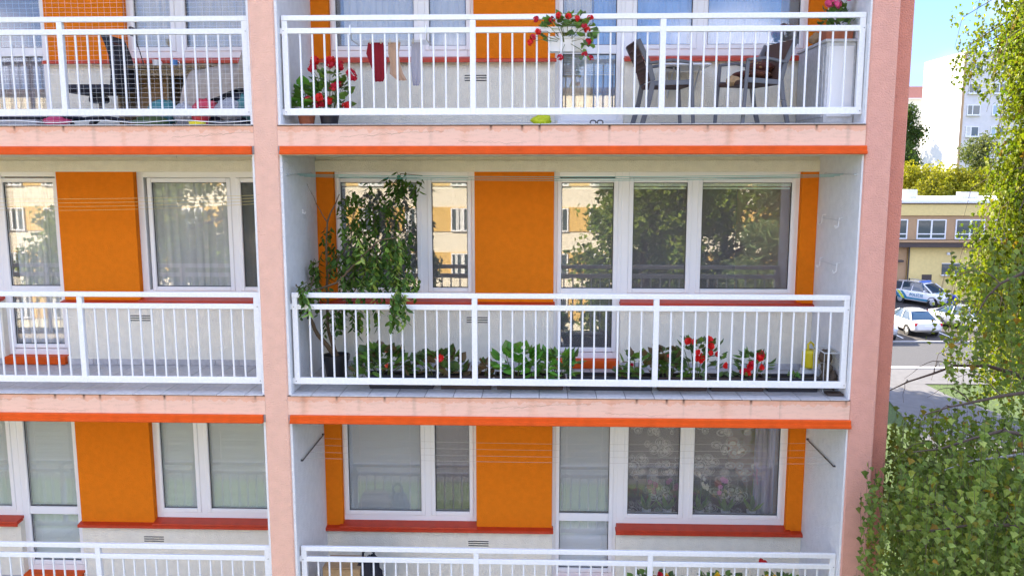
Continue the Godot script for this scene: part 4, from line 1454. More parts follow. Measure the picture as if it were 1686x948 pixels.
func ficus() -> void:
	rng.seed = 58
	var F: float = FL[1]
	var base := Vector3(-2.30, F + .002, -.74)
	pot("ficus_pot", "black plastic pot holding the ficus in the left corner", base, .15, .27, M.pot_black)
	var t := thing("ficus_tree", "tall leaning weeping fig filling the left end of the middle right balcony", "plant", base + Vector3(0, .24, 0))
	var o := base + Vector3(0, .24, 0)
	var wood := MB.new()
	var trunk := [Vector3(-2.29, 8.04, -.74), Vector3(-2.36, 8.16, -.70), Vector3(-2.47, 8.34, -.62), Vector3(-2.54, 8.54, -.58), Vector3(-2.57, 8.74, -.56), Vector3(-2.48, 9.0, -.6)]
	var stems := [
		[trunk, [.030, .028, .022, .019, .016, .010]],
		[[Vector3(-2.28, 8.04, -.76), Vector3(-2.35, 8.2, -.78), Vector3(-2.40, 8.4, -.80), Vector3(-2.40, 8.7, -.82), Vector3(-2.39, 9.1, -.8), Vector3(-2.36, 9.6, -.75), Vector3(-2.2, 9.9, -.7)], [.026, .022, .018, .015, .013, .010, .005]],
		[[Vector3(-2.48, 8.85, -.58), Vector3(-2.2, 8.95, -.45), Vector3(-1.95, 9.2, -.42), Vector3(-1.72, 9.42, -.42), Vector3(-1.5, 9.45, -.42)], [.012, .011, .010, .007, .004]],
		[[Vector3(-2.39, 9.0, -.8), Vector3(-2.1, 9.4, -.85), Vector3(-1.8, 9.8, -.9), Vector3(-1.55, 10.12, -.9), Vector3(-1.3, 10.1, -.85)], [.012, .010, .008, .005, .003]],
		[[Vector3(-2.40, 8.5, -.8), Vector3(-2.2, 8.62, -.65), Vector3(-2.0, 8.9, -.55), Vector3(-1.85, 9.0, -.45)], [.010, .008, .006, .004]],
		[[Vector3(-2.57, 8.74, -.56), Vector3(-2.58, 8.9, -.34), Vector3(-2.55, 8.98, -.12), Vector3(-2.52, 8.97, -.04)], [.010, .008, .005, .003]],
		[[Vector3(-2.36, 9.6, -.75), Vector3(-2.43, 9.8, -.6), Vector3(-2.5, 10.02, -.5)], [.006, .004, .002]],
	]
	for s in stems:
		var m := MB.new()
		var pts := []
		var fine := []
		for i in s[0].size() - 1:
			for q in 3:
				pts.append((s[0][i] as Vector3).lerp(s[0][i + 1], q / 3.0) - o + Vector3(rr(-.008, .008), 0, rr(-.008, .008)))
				fine.append(lerpf(s[1][i], s[1][i + 1], q / 3.0))
		pts.append(s[0][-1] - o); fine.append(s[1][-1])
		m.tube(pts, fine, 8)
		done(m, "stem", M.ficus_bark, t)
	# leafy twigs droop from these clumps: centre, radius, how many twigs
	var clumps := [
		[Vector3(-2.05, 9.55, -.72), Vector3(.28, .28, .25), 15], [Vector3(-1.85, 9.35, -.5), Vector3(.30, .3, .22), 18], [Vector3(-1.62, 9.15, -.45), Vector3(.30, .26, .22), 17],
		[Vector3(-1.55, 9.38, -.5), Vector3(.25, .2, .2), 12], [Vector3(-2.1, 9.15, -.6), Vector3(.28, .22, .2), 12], [Vector3(-1.75, 9.75, -.85), Vector3(.32, .2, .15), 11],
		[Vector3(-1.5, 10.08, -.88), Vector3(.24, .08, .15), 8], [Vector3(-2.0, 9.9, -.8), Vector3(.26, .16, .15), 9], [Vector3(-2.35, 9.3, -.9), Vector3(.14, .25, .15), 7],
		[Vector3(-1.42, 9.0, -.3), Vector3(.16, .12, .14), 8], [Vector3(-1.9, 8.98, -.4), Vector3(.3, .1, .15), 9], [Vector3(-2.50, 8.96, -.12), Vector3(.10, .07, .12), 6],
		[Vector3(-2.38, 8.92, -.18), Vector3(.20, .06, .12), 6], [Vector3(-2.48, 9.1, -.7), Vector3(.10, .12, .12), 5], [Vector3(-2.0, 8.66, -.5), Vector3(.14, .06, .1), 4], [Vector3(-2.3, 8.62, -.7), Vector3(.16, .12, .1), 4],
	]
	var twigs := MB.new()
	var n := 0
	var xf := []; var col := []
	var strands := []
	for c in clumps:
		for k in int(c[2] * 1.75):
			var d := Vector3(rng.randfn(), rng.randfn(), rng.randfn()).normalized() * pow(rng.randf(), .4)
			strands.append([c[0] + d * c[1], rr(.14, .34), c[0].y])
	for k in 12: strands.append([Vector3(rr(-1.52, -1.36), rr(8.82, 8.95), rr(-.08, .03)), rr(.25, .5), 8.9])
	for k in 3: strands.append([Vector3(-1.88 + .07 * k, 8.72, -.5), .4 - .08 * k, 8.6])
	strands.shuffle()
	for s in strands:
		var p: Vector3 = s[0] - o
		var a := rr(0, TAU)
		var dir := Vector3(cos(a) * .5, -.8, sin(a) * .5 + .1)
		var cnt := int(s[1] / .034)
		var line := []
		var young: bool = rng.randf() < .45 and s[0].z > -.62
		for j in cnt:
			dir = (dir + Vector3(0, -.12, 0)).normalized()
			var q := p + dir * .034 * j
			line.append(q)
			var sd := 1.0 if j % 2 else -1.0
			var bs := Basis(Vector3.UP, a + sd * rr(.6, 1.5)) * Basis(Vector3.RIGHT, PI - rr(.2, 1.0)) * Basis(Vector3.UP, rr(-.6, .6))
			var sc := rr(.7, 1.2)
			var at := Transform3D(bs.scaled(Vector3(sc, sc, sc)), q)
			var w: Vector3 = q + o
			if w.x < -2.58: at.origin.x = maxf(at.origin.x, -2.56 - o.x) if w.z < -.02 else at.origin.x
			if n < 300 and w.z > -.62:
				n += 1
				inst(leaf_mesh(.086, .048, 2), "leaf", ([M.ficus_y, M.ficus_b] if young else [M.ficus_a, M.ficus_b, M.ficus_c, M.ficus_c])[rng.randi() % (2 if young else 4)], t, at.origin, at.basis)
			else:
				xf.append(at)
				col.append(leafcol(Color(.035, .09, .014), Color(.13, .23, .04)))
		if line.size() > 1: twigs.tube(line, [.003, .002, .0015], 4, false)
	tag(done(twigs, "twigs", M.ficus_bark, t), "", "", "", "stuff")
	foliage("foliage", leaf_mesh(.086, .048, 2), M.leaf, xf, col, t)


func build_plants() -> void:
	mat("pot_black", lin(.018, .018, .022), .4)
	mat("pot_white", lin(.75, .75, .73), .4)
	mat("terracotta", lin(.48, .15, .07), .8, {"tex": "mottle", "scale": 3.0})
	mat("trough_brown", lin(.045, .028, .022), .5)
	mat("trough_black", lin(.02, .02, .026), .45)
	mat("plant_stem", lin(.12, .15, .04), .7)
	mat("ficus_bark", lin(.30, .20, .11), .9, {"tex": "bark", "scale": 6.0, "world": false})
	mat("ficus_a", lin(.10, .21, .035), .38, {"back": Color(.25, .4, .06)})
	mat("ficus_b", lin(.21, .34, .055), .38, {"back": Color(.4, .55, .1)})
	mat("ficus_c", lin(.06, .145, .024), .38, {"back": Color(.15, .28, .04)})
	mat("ficus_y", lin(.33, .42, .07), .4, {"back": Color(.55, .6, .15)})
	mat("beg_dark", lin(.045, .09, .026), .45, {"back": Color(.14, .22, .05)})
	mat("beg_bronze", lin(.085, .062, .03), .45, {"back": Color(.25, .16, .06)})
	mat("beg_green", lin(.085, .18, .03), .45, {"back": Color(.25, .4, .06)})
	mat("beg_bright", lin(.07, .24, .03), .4, {"back": Color(.25, .5, .06)})
	mat("red", lin(.70, .015, .012), .55, {"back": Color(.7, .05, .04)})
	mat("crimson", lin(.50, .008, .03), .55, {"back": Color(.6, .02, .05)})
	mat("coral", lin(.80, .12, .06), .55, {"back": Color(.7, .2, .1)})
	mat("pink_flower", lin(.75, .10, .26), .55, {"back": Color(.7, .15, .3)})
	mat("yellow_flower", lin(.80, .55, .02), .55, {"back": Color(.7, .5, .05)})
	mat("white_flower", lin(.82, .82, .76), .6, {"back": Color(.6, .6, .55)})
	ficus()
	rng.seed = 63
	var F: float = FL[1]
	# seven troughs along the railing of the middle right balcony
	var tr := [[-1.85, -1.12, "trough_black", "long black trough under the bronze-leaved begonias, leftmost of the row"], [-1.07, -.50, "trough_brown", "short brown trough, second from the left in the row on the floor"], [-.47, .28, "trough_brown", "brown trough below the bright green white-flowered plant"], [.31, 1.24, "trough_black", "longest black trough of the row, before the balcony door"], [1.27, 1.81, "trough_brown", "brown trough under the tall red begonia"], [1.83, 2.41, "trough_brown", "brown trough under the crimson begonia"], [2.43, 2.98, "trough_black", "nearly empty black trough at the right end of the row"]]
	for e in tr: trough("trough", e[3], e[0], e[1], F + .004, -.46, -.26, .15, M[e[2]], "troughs along the middle right railing")
	var y := F + .13
	var gp := "plants in the troughs of the middle right balcony"
	bush("begonia", "bronze and dark green begonia with one coral bud, leftmost in the troughs", Vector3(-1.68, y, -.34), Vector3(.30, .30, .15), 62, .098, .10, 3, [M.beg_dark, M.beg_bronze, M.beg_green, M.beg_green, M.beg_dark], [M.coral], 2, .028, gp)
	bush("begonia", "dark green begonia with a single red-orange bloom near its left side", Vector3(-1.10, y, -.34), Vector3(.32, .28, .15), 58, .09, .088, 3, [M.beg_dark, M.beg_dark, M.beg_green, M.beg_bronze], [M.red], 1, .045, gp)
	bush("begonia", "tiny bronze begonia right of the first railing post", Vector3(-.58, y, -.33), Vector3(.07, .16, .07), 8, .085, .08, 3, [M.beg_dark, M.beg_bronze], [], 0, .03, gp)
	bush("begonia", "bright green big-leaved plant with white blooms", Vector3(-.24, y, -.33), Vector3(.27, .33, .15), 46, .115, .10, 3, [M.beg_bright, M.beg_bright, M.beg_green], [M.white_flower], 3, .035, gp)
	bush("ivy_plant", "lobed green plant spilling over the rail left of the door", Vector3(.22, y, -.30), Vector3(.24, .28, .16), 44, .11, .10, 1, [M.beg_bright, M.beg_green, M.beg_dark], [M.white_flower], 1, .03, gp)
	bush("begonia", "sparse reddish-stemmed begonia left of the second railing post", Vector3(1.05, y, -.33), Vector3(.17, .26, .12), 24, .10, .09, 3, [M.beg_green, M.beg_bronze, M.beg_dark], [M.crimson], 1, .025, gp)
	bush("begonia", "bronze-topped begonia just right of the second railing post", Vector3(1.38, y, -.34), Vector3(.16, .33, .13), 30, .105, .10, 3, [M.beg_green, M.beg_bronze, M.beg_green, M.beg_dark], [M.coral], 1, .03, gp)
	bush("begonia", "tallest begonia of the row with large scarlet blooms", Vector3(1.72, y, -.34), Vector3(.30, .42, .15), 58, .095, .075, 2, [M.beg_dark, M.beg_dark, M.beg_green], [M.red], 11, .048, gp)
	bush("begonia", "compact begonia with deep crimson blooms near the right end", Vector3(2.28, y, -.34), Vector3(.20, .28, .13), 36, .085, .07, 2, [M.beg_dark, M.beg_dark, M.beg_green], [M.crimson, M.crimson, M.red], 11, .046, gp)
	bush("seedling", "small green seedling in the nearly empty trough", Vector3(2.72, y, -.34), Vector3(.07, .06, .05), 7, .05, .04, 1, [M.beg_green, M.beg_bright], [], 0, .03, gp)
	bush("fern_plant", "small pale green plant on the floor right of the ficus pot", Vector3(-2.05, F + .02, -.62), Vector3(.07, .14, .07), 12, .07, .035, 2, [M.beg_green], [], 0, .03)
	# top right balcony
	F = FL[0]
	pot("clay_pot", "terracotta pot in the left corner of the top right balcony", Vector3(-2.44, F, -.36), .10, .16, M.terracotta)
	var p1 := bush("leafy_geranium", "broad-leaved green plant in the terracotta pot, top left corner", Vector3(-2.42, F + .15, -.34), Vector3(.14, .26, .12), 34, .095, .09, 3, [M.beg_bright, M.beg_green, M.beg_green], [], 0)
	for k in 4: umbel(p1, Vector3(rr(-.14, .14), rr(.05, .26), .10), .035, M.crimson)
	pot("grey_pot", "dark grey pot beside the terracotta pot", Vector3(-2.20, F, -.36), .115, .17, M.trough_black)
	var p2 := bush("tall_geranium", "tall red geranium in the dark grey pot, top left corner", Vector3(-2.18, F + .16, -.34), Vector3(.24, .38, .12), 50, .07, .066, 3, [M.beg_green, M.beg_dark, M.beg_green], [], 0)
	for e in [[-.16, .46], [-.17, .38], [.05, .42], [.14, .40], [.22, .33], [.27, .28], [.10, .22], [.05, .18], [-.08, .08], [-.10, .03], [.0, .05], [.16, .0], [.02, .46]]: umbel(p2, Vector3(e[0] + rr(-.02, .02), e[1] + .04, .10 + rr(-.06, .04)), .05, M.crimson if rng.randf() < .6 else M.red)
	var bxx := trough("rail_box", "white plastic flower box hung on the top right railing", .08, .46, F + .72, -.30, -.13, .14, M.pot_white)
	var g := bush("rail_geranium", "red geranium trailing from the white box over the top right railing", Vector3(.26, F + .84, -.17), Vector3(.28, .22, .20), 64, .072, .068, 3, [M.beg_green, M.beg_dark, M.beg_green], [], 0)
	for e in [[-.30, .16], [-.15, .17], [-.08, .20], [.02, .20], [.10, .18], [.17, .10], [.23, .18], [.20, .06], [-.33, .0], [-.36, -.05], [.18, -.17], [.24, -.2], [-.06, -.19], [.21, -.05], [-.28, .06]]: umbel(g, Vector3(e[0], e[1], .16 + rr(-.05, .05)), .033, M.crimson if rng.randf() < .5 else M.red)
	for k in 16: inst(leaf_mesh(.055, .05, 3), "leaf", [M.beg_green, M.beg_dark][k % 2], g, Vector3(rr(.12, .26), rr(-.2, .05), rr(.12, .2)), hang_basis(.8))
	# bottom right balcony: flower boxes hung inside the railing
	F = FL[2]
	for e in [[.95, 1.62, "left flower box inside the bottom railing with yellow blooms", "yellow and dark red flowers in the left box, bottom balcony"], [1.68, 2.3, "middle flower box inside the bottom railing", "pink and dark red flowers in the middle box, bottom balcony"], [2.36, 2.98, "right flower box inside the bottom railing", "green plant with one raised red bloom in the right box, bottom balcony"]]:
		var i: int = [.95, 1.68, 2.36].find(e[0])
		trough("hanging_box", e[2], e[0], e[1], F + .50, -.33, -.15, .15, M.trough_brown, "flower boxes of the bottom balcony")
		var fl: Array = [[M.yellow_flower, M.yellow_flower, M.crimson], [M.pink_flower, M.crimson, M.yellow_flower], [M.yellow_flower, M.beg_bright]][i]
		var pl := bush("bedding_flowers", e[3], Vector3((e[0] + e[1]) * .5, F + .63, -.24), Vector3(.33, .12, .10), 40, .06, .05, 3, [M.beg_green, M.beg_dark], fl, 16, .045, "flowers of the bottom balcony")
		if i == 2: umbel(pl, Vector3(-.21, .26, 0), .05, M.red)


# ---------------------------------------------------------------- things on the balconies
func garden_chair(label: String, at: Vector3, turn: float) -> Node3D:
	var t := thing("garden_chair", label, "chair", at, turn, "brown wicker chairs of the top balcony")
	for s in [-.26, .26]:
		var m := MB.new()      # rear leg running up into the back frame
		var pts := [Vector3(0, 0, s), Vector3(.07, .25, s), Vector3(.105, .45, s), Vector3(.06, .62, s), Vector3(-.06, .86, s)]
		for i in 4: m.bar(pts[i], pts[i + 1], .052, .024, .005, Vector3.BACK)
		done(m, "rear_leg", M.chair_frame, t)
		var f := MB.new()
		f.bar(Vector3(.54, 0, s), Vector3(.50, .63, s), .036, .024, .005, Vector3.BACK)
		done(f, "front_leg", M.chair_frame, t)
		var a := MB.new()
		a.bar(Vector3(.51, .635, s), Vector3(.30, .66, s), .03, .045, .006, Vector3.BACK)
		a.bar(Vector3(.30, .66, s), Vector3(.06, .625, s), .03, .045, .006, Vector3.BACK)
		done(a, "armrest", M.chair_frame, t)
		var r := MB.new()
		r.bar(Vector3(.09, .425, s * .98), Vector3(.53, .44, s * .98), .05, .02, .004, Vector3.BACK)
		done(r, "seat_rail", M.chair_frame, t)
	var seat := MB.new()
	seat.box(Vector3(.31, .425, 0), Vector3(.44, .045, .48), .015)
	done(seat, "seat", M.wicker, t)
	var bk := MB.new()
	var g := []
	for i in 7:
		var v := i / 6.0
		var row := []
		for k in 9:
			var u := k / 8.0 * 2 - 1
			row.append(Vector3(lerpf(.10, -.055, v) + .02 * (1 - u * u) - .015, lerpf(.46, .85, v), u * .245))
		g.append(row)
	bk.sheet(g, 3.0)
	for i in range(0, 7): bk.bar(g[i][0], g[i][8], .022, .018, .005, Vector3.RIGHT)
	done(bk, "backrest", M.wicker, t)
	return t


func clothes_line(called: String, label: String, m: Material, x0: float, x1: float, y: float, zs: Array, sag: float, r: float, rod: Material, rz: Array, gap := 0.0, dy := 0.0) -> void:
	var t := thing(called, label, "clothesline", Vector3(x0, y, zs[0]))
	var o := Vector3(x0, y, zs[0])
	for k in zs.size():
		var pts := []
		for i in 25:
			var u := i / 24.0
			pts.append(Vector3(lerpf(x0, x1, u), y + dy * u - k * gap - sag * (1.0 + .3 * k) * 4.0 * u * (1 - u), zs[k]) - o)
		var c := MB.new()
		c.tube(pts, [r], 5)
		done(c, "cord", m, t)
	for x in [x0, x1]:
		var b := MB.new()
		var sx := 1.0 if x == x0 else -1.0
		b.tube([Vector3(x + sx * .02, y, rz[0]) - o, Vector3(x + sx * .02, y, rz[1]) - o], [.007], 7)
		for q in [rz[0], rz[1]]: b.tube([Vector3(x - sx * .012, y, q) - o, Vector3(x + sx * .025, y, q) - o], [.012, .009], 8)
		done(b, "bracket", rod, t)


func bag(called: String, label: String, c: Vector3, r: Vector3, m: Material, sd: int, category := "bag", group := "") -> void:
	var n := FastNoiseLite.new()
	n.seed = sd; n.frequency = .16; n.fractal_octaves = 3
	var mb := MB.new()
	mb.ball(Vector3.ZERO, r, 16, n, .38)
	mb.st.generate_normals()
	tag(done(mb, called, m, null, c), label, category, group)


func garment(called: String, label: String, pts: Array, m: Material, z: float) -> void:
	# a hanging piece of cloth: rows of [left, right, y]
	var g := []
	for i in pts.size():
		var row := []
		for k in 11:
			var u := k / 10.0
			row.append(Vector3(lerpf(pts[i][0], pts[i][1], u), pts[i][2], z + .014 * sin(u * 13.0 + i * .8) * (.3 + i * .22) + .006 * sin(i * 2.0)))
		g.append(row)
	var mb := MB.new()
	mb.sheet(g)
	var b := MB.new()
	var t := thing(called, label, "clothing", Vector3((pts[0][0] + pts[0][1]) * .5, pts[0][2], z), 0, "washing on the rack")
	var o := t.position
	var mm := done(mb, "cloth", m, t, -o)
	for f in [.15, .85]: bx("peg", M.peg, Vector3(lerpf(pts[0][0], pts[0][1], f), pts[0][2] + .012, z + .0) - o, Vector3(.012, .05, .014), t, .003)


func build_balcony_things() -> void:
	mat("chair_frame", lin(.13, .135, .15), .45)
	mat("wicker", lin(.15, .08, .058), .7, {"tex": "weave", "scale": 9.0, "world": false})
	mat("cushion", lin(1, 1, 1), .95, {"tex": "cushion", "scale": 3.0, "world": false})
	mat("cord_teal", lin(.05, .40, .38), .6)
	mat("cord_yellow", lin(.72, .58, .22), .6)
	mat("cord_grey", lin(.45, .44, .40), .6)
	mat("rod_dark", lin(.055, .05, .05), .5)
	mat("rod_pale", lin(.60, .62, .62), .5)
	mat("peg", lin(.70, .60, .42), .7)
	mat("cloth_red", lin(.22, .004, .014), .9)
	mat("cloth_beige", lin(.46, .30, .20), .9)
	mat("cloth_pale", lin(.76, .74, .84), .9, {"tex": "blotch", "scale": 14.0})
	mat("can_yellow", lin(.70, .58, .015), .35)
	mat("lime", lin(.58, .70, .02), .4)
	mat("stone", lin(.22, .165, .11), .9, {"tex": "blotch", "scale": 5.0, "nrm": "rough", "nscale": 1.0})
	mat("wood", lin(.42, .30, .15), .7, {"tex": "bark", "scale": 1.5})
	mat("card", lin(.44, .29, .15), .9, {"tex": "mottle", "scale": 3})
	mat("sofa_cloth", lin(.44, .39, .34), .95, {"tex": "mottle", "scale": 2.5, "nrm": "rough", "nscale": 1.2})
	mat("navy", lin(.012, .018, .05), .7)
	mat("black_fabric", lin(.015, .016, .026), .8)
	mat("maroon_fabric", lin(.09, .03, .025), .85)
	mat("bag_white", lin(.62, .64, .70), .45, {"tex": "blotch", "scale": 6.0})
	mat("bag_teal", lin(.10, .38, .40), .45, {"tex": "blotch", "scale": 9.0})
	mat("bag_red", lin(.50, .03, .06), .45)
	mat("cab_white", lin(.66, .67, .68), .5, {"tex": "mottle", "scale": 2.0})
	var cl := mat("clear_plastic", Color(.9, .95, 1, .12), .1)
	cl.transparency = BaseMaterial3D.TRANSPARENCY_ALPHA
	rng.seed = 71
	var F: float = FL[0]
	# --- top right
	garden_chair("brown wicker chair facing right, without a cushion, left of the wall table", Vector3(1.03, F + .002, -.62), .10)
	garden_chair("brown wicker chair facing left, holding a patterned cushion", Vector3(2.46, F + .002, -.60), PI + .35)
	var cush := thing("cushion", "brown patterned cushion lying on the right wicker chair", "cushion", Vector3(2.20, F + .515, -.52), .35)
	var cm := MB.new()
	cm.ball(Vector3.ZERO, Vector3(.21, .055, .2), 10)
	done(cm, "cushion_body", M.cushion, cush)
	var sp := thing("seat_pad", "brown patterned pad leaning on the right chair's backrest", "cushion", Vector3(2.30, F + .60, -.60), .35)
	var sm := MB.new()
	sm.ball(Vector3.ZERO, Vector3(.14, .07, .17), 10)
	done(sm, "pad", M.cushion, sp)
	bag("raffia_bundle", "dry raffia bundle at the front edge of the right chair's seat", Vector3(1.98, F + .45, -.40), Vector3(.075, .05, .07), M.card, 8, "raffia")
	var tb := thing("wall_table", "white folding table fixed to the wall between the two wicker chairs", "table", Vector3(1.58, F + .66, -1.0))
	var tm := MB.new()
	tm.box(Vector3(0, .0, .0), Vector3(.50, .028, .52), .012)
	done(tm, "tabletop", M.pvc, tb)
	for s in [-.14, .14]:
		var k := MB.new()
		k.bar(Vector3(s, -.02, .18), Vector3(s, -.30, -.27), .03, .012, .003, Vector3.RIGHT)
		k.bar(Vector3(s, -.02, -.27), Vector3(s, -.32, -.27), .03, .012, .003, Vector3.RIGHT)
		done(k, "folding_bracket", M.rod_pale, tb)
	var cb := thing("balcony_cabinet", "white weathered cabinet in the right corner of the top balcony", "cabinet", Vector3(3.04, F, -.78))
	bx("carcass", M.cab_white, Vector3(0, .42, 0), Vector3(.30, .80, .94), cb, .006)
	bx("top_board", M.cab_white, Vector3(-.005, .835, .0), Vector3(.33, .03, .98), cb, .006)
	bx("front_panel", M.pvc, Vector3(0.0, .43, .476), Vector3(.25, .70, .012), cb, .004)
	bx("side_door", M.cab_white, Vector3(-.155, .43, 0), Vector3(.012, .70, .84), cb, .004)
	bx("knob", M.steel, Vector3(-.17, .55, .36), Vector3(.02, .02, .02), cb, .006)
	trough("clay_trough", "terracotta trough on top of the white cabinet", 2.90, 3.18, F + .852, -.56, -.38, .13, M.terracotta)
	var g := bush("pink_geranium", "pink geranium in the terracotta trough on the cabinet", Vector3(3.02, F + .96, -.46), Vector3(.16, .24, .10), 40, .055, .05, 3, [M.beg_green, M.beg_dark], [], 0)
	for e in [[-.09, .26], [.02, .34], [.10, .32], [-.02, .24]]: umbel(g, Vector3(e[0], e[1], .06), .05, M.pink_flower)
	bag("straw_basket", "straw-coloured bundle beside the terracotta trough", Vector3(2.92, F + .91, -.74), Vector3(.07, .06, .09), M.card, 4, "bundle")
	# drying rack on the railing
	var rk := thing("drying_rack", "white wire drying rack hooked over the top right railing", "drying rack", Vector3(-1.52, F + .84, -.3))
	for k in 5:
		var w := MB.new()
		w.tube([Vector3(-.38, 0, .12 - .07 * k), Vector3(.38, 0, .12 - .07 * k)], [.0035], 5)
		done(w, "rod", M.rod_pale, rk)
	for s in [-.38, .38]:
		var w := MB.new()
		w.tube([Vector3(s, 0, -.18), Vector3(s, 0, .15), Vector3(s, .10, .17), Vector3(s, .14, .19), Vector3(s, .13, .225), Vector3(s, .04, .228)], [.006], 6)
		done(w, "hook_arm", M.paint, rk)
	garment("shirt", "dark red garment hanging from the rack, leftmost of the washing", [[-1.755, -1.60, F + .83], [-1.775, -1.575, F + .72], [-1.74, -1.56, F + .62], [-1.70, -1.57, F + .52], [-1.69, -1.61, F + .44]], M.cloth_red, -.26)
	garment("top", "beige garment hanging between the red one and the white one", [[-1.55, -1.42, F + .83], [-1.55, -1.44, F + .72], [-1.53, -1.43, F + .62], [-1.54, -1.40, F + .52], [-1.46, -1.36, F + .45]], M.cloth_beige, -.26)
	garment("towel", "white and lilac cloth hanging rightmost on the rack", [[-1.31, -1.20, F + .83], [-1.315, -1.205, F + .7], [-1.32, -1.21, F + .58], [-1.31, -1.22, F + .46], [-1.30, -1.24, F + .40]], M.cloth_pale, -.26)
	# lime jug on the floor
	bag("lime_bag", "lime-yellow plastic bag on the floor left of the balcony door", Vector3(.02, F + .055, -.30), Vector3(.10, .055, .07), M.lime, 3)
	var sc := MB.new()
	for q in [-1.0, 1.0]:
		var pts := []
		for i in 14: pts.append(Vector3(q * (.036 + .030 * cos(i * .55)) , .026 + .022 * sin(i * .55), .0))
		sc.tube(pts, [.007], 6)
	tag(done(sc, "iron_scroll", M.rod_dark, null, Vector3(.58, F + .0, -.25)), "black wrought-iron scroll on the floor before the door", "ornament")
	# --- top left
	var oc := thing("office_chair", "black office chair with brown back pad, seen from its side behind the net", "office chair", Vector3(-4.78, F + .005, -.72))
	var bm := MB.new()
	var front := []; var back := []
	for i in 13:
		var v := i / 12.0
		var bxp := .20 + .07 * sin(v * 2.6) - .10 * v + .02
		front.append(Vector2(bxp - .035, .40 + .56 * v))
		back.append(Vector2(bxp + .045 - .02 * v, .40 + .56 * v))
	back.reverse()
	bm.prism(front + back, -.20, .20)
	var bo := done(bm, "backrest", M.black_fabric, oc)
	bo.rotation.y = PI / 2
	bx("back_pad", M.maroon_fabric, Vector3(.19, .78, .02), Vector3(.07, .26, .26), oc, .03)
	bx("seat", M.black_fabric, Vector3(-.06, .40, 0), Vector3(.50, .09, .46), oc, .035)
	bx("tilt_box", M.black_fabric, Vector3(-.04, .30, 0), Vector3(.18, .08, .14), oc, .02)
	var col := MB.new()
	col.tube([Vector3(-.02, .08, 0), Vector3(-.02, .30, 0)], [.025], 10)
	done(col, "gas_column", M.rod_dark, oc)
	for k in 5:
		var lg := MB.new()
		var a := k * TAU / 5 + .2
		lg.bar(Vector3(-.02, .12, 0), Vector3(-.02 + cos(a) * .30, .065, sin(a) * .30), .05, .035, .01)
		done(lg, "leg", M.black_fabric, oc)
		var cs := MB.new()
		cs.ball(Vector3(-.02 + cos(a) * .30, .028, sin(a) * .30), Vector3(.026, .026, .026), 6)
		done(cs, "castor", M.rod_dark, oc)
	var dk := thing("wooden_desk", "old wooden desk under the top left window", "desk", Vector3(-4.14, F, -1.0))
	bx("desktop", M.wood, Vector3(0, .655, .0), Vector3(1.12, .03, .50), dk, .004)
	bx("drawer_front", M.wood, Vector3(.12, .60, .20), Vector3(.8, .08, .02), dk, .004)
	for s in [-.5, .05, .52]: bx("side_panel", M.wood, Vector3(s, .32, -.02), Vector3(.025, .64, .44), dk, .003)
	bx("back_panel", M.card, Vector3(0, .34, -.22), Vector3(1.06, .6, .015), dk, .003)
	for e in [["black_lamp", "black desk lamp standing on the wooden desk", -4.42, .0], ["white_jar", "white jar on the wooden desk", -4.28, .1], ["blue_cup", "blue and white cup on the wooden desk, right of the white jar", -4.08, .0]]:
		var t := thing(e[0], e[1], e[0].split("_")[1], Vector3(e[2], F + .671, -.98))
		var mb := MB.new()
		if e[0] == "black_lamp":
			mb.lathe([Vector2(0, 0), Vector2(.05, 0), Vector2(.05, .02), Vector2(.01, .03)], 12)
			mb.tube([Vector3(0, .02, 0), Vector3(-.05, .22, 0), Vector3(-.12, .42, .02)], [.006], 6)
			done(mb, "stand", M.rod_dark, t)
			var hd := MB.new()
			hd.tube([Vector3(-.12, .43, .02), Vector3(-.06, .37, .08)], [.02, .05], 12)
			done(hd, "lamp_shade", M.rod_dark, t)
		else:
			mb.lathe([Vector2(0, 0), Vector2(.035, 0), Vector2(.042, .08), Vector2(.036, .085), Vector2(.03, .01)], 14)
			done(mb, "body", M.pot_white if e[0] == "white_jar" else M.drape_blue, t)
			var hn := MB.new()
			hn.tube([Vector3(.038, .02, 0), Vector3(.065, .035, 0), Vector3(.06, .065, 0), Vector3(.04, .07, 0)], [.005], 6)
			done(hn, "handle", M.pot_white, t)
	var so := thing("armchair", "armchair under a beige cloth in the right corner of the top left balcony", "armchair", Vector3(-3.38, F, -.72))
	var sn := FastNoiseLite.new()
	sn.seed = 6; sn.frequency = .05
	var cov := MB.new()
	var gg := []
	for i in 15:
		var row := []
		for k in 21:
			var u := k / 20.0; var v := i / 14.0
			var x := lerpf(-.46, .44, u)
			var hgt := .66 - .10 * pow(1 - u, 2.0) + (.36 * smoothstep(.72, .92, u) if v < .75 else .36 * smoothstep(.72, .92, u) * (1 - (v - .75) * 4))
			var zz := lerpf(-.42, .38, minf(1, v * 1.3))
			var yy := hgt - (0.0 if v < .62 else (v - .62) * lerpf(1.25, .55, u))
			if u < .12: yy -= (.12 - u) * 3.6
			row.append(Vector3(x, yy + .025 * sn.get_noise_2d(u * 90, v * 90), zz + .03 * sn.get_noise_2d(u * 120, v * 60 + 50)))
		gg.append(row)
	cov.sheet(gg)
	done(cov, "cloth_cover", M.sofa_cloth, so)
	bx("seat_frame", M.navy, Vector3(.02, .20, -.05), Vector3(.82, .36, .70), so, .04)
	bx("backrest", M.sofa_cloth, Vector3(.34, .55, -.1), Vector3(.16, .70, .60), so, .05)
	bag("plastic_bag", "white and teal plastic bag left of the red bag, top left balcony", Vector3(-3.98, F + .14, -.42), Vector3(.16, .13, .12), M.bag_teal, 11)
	bag("plastic_bag", "grey-white plastic bag hanging low between the teal bag and the red bag", Vector3(-3.72, F + .12, -.36), Vector3(.12, .12, .10), M.bag_white, 12)
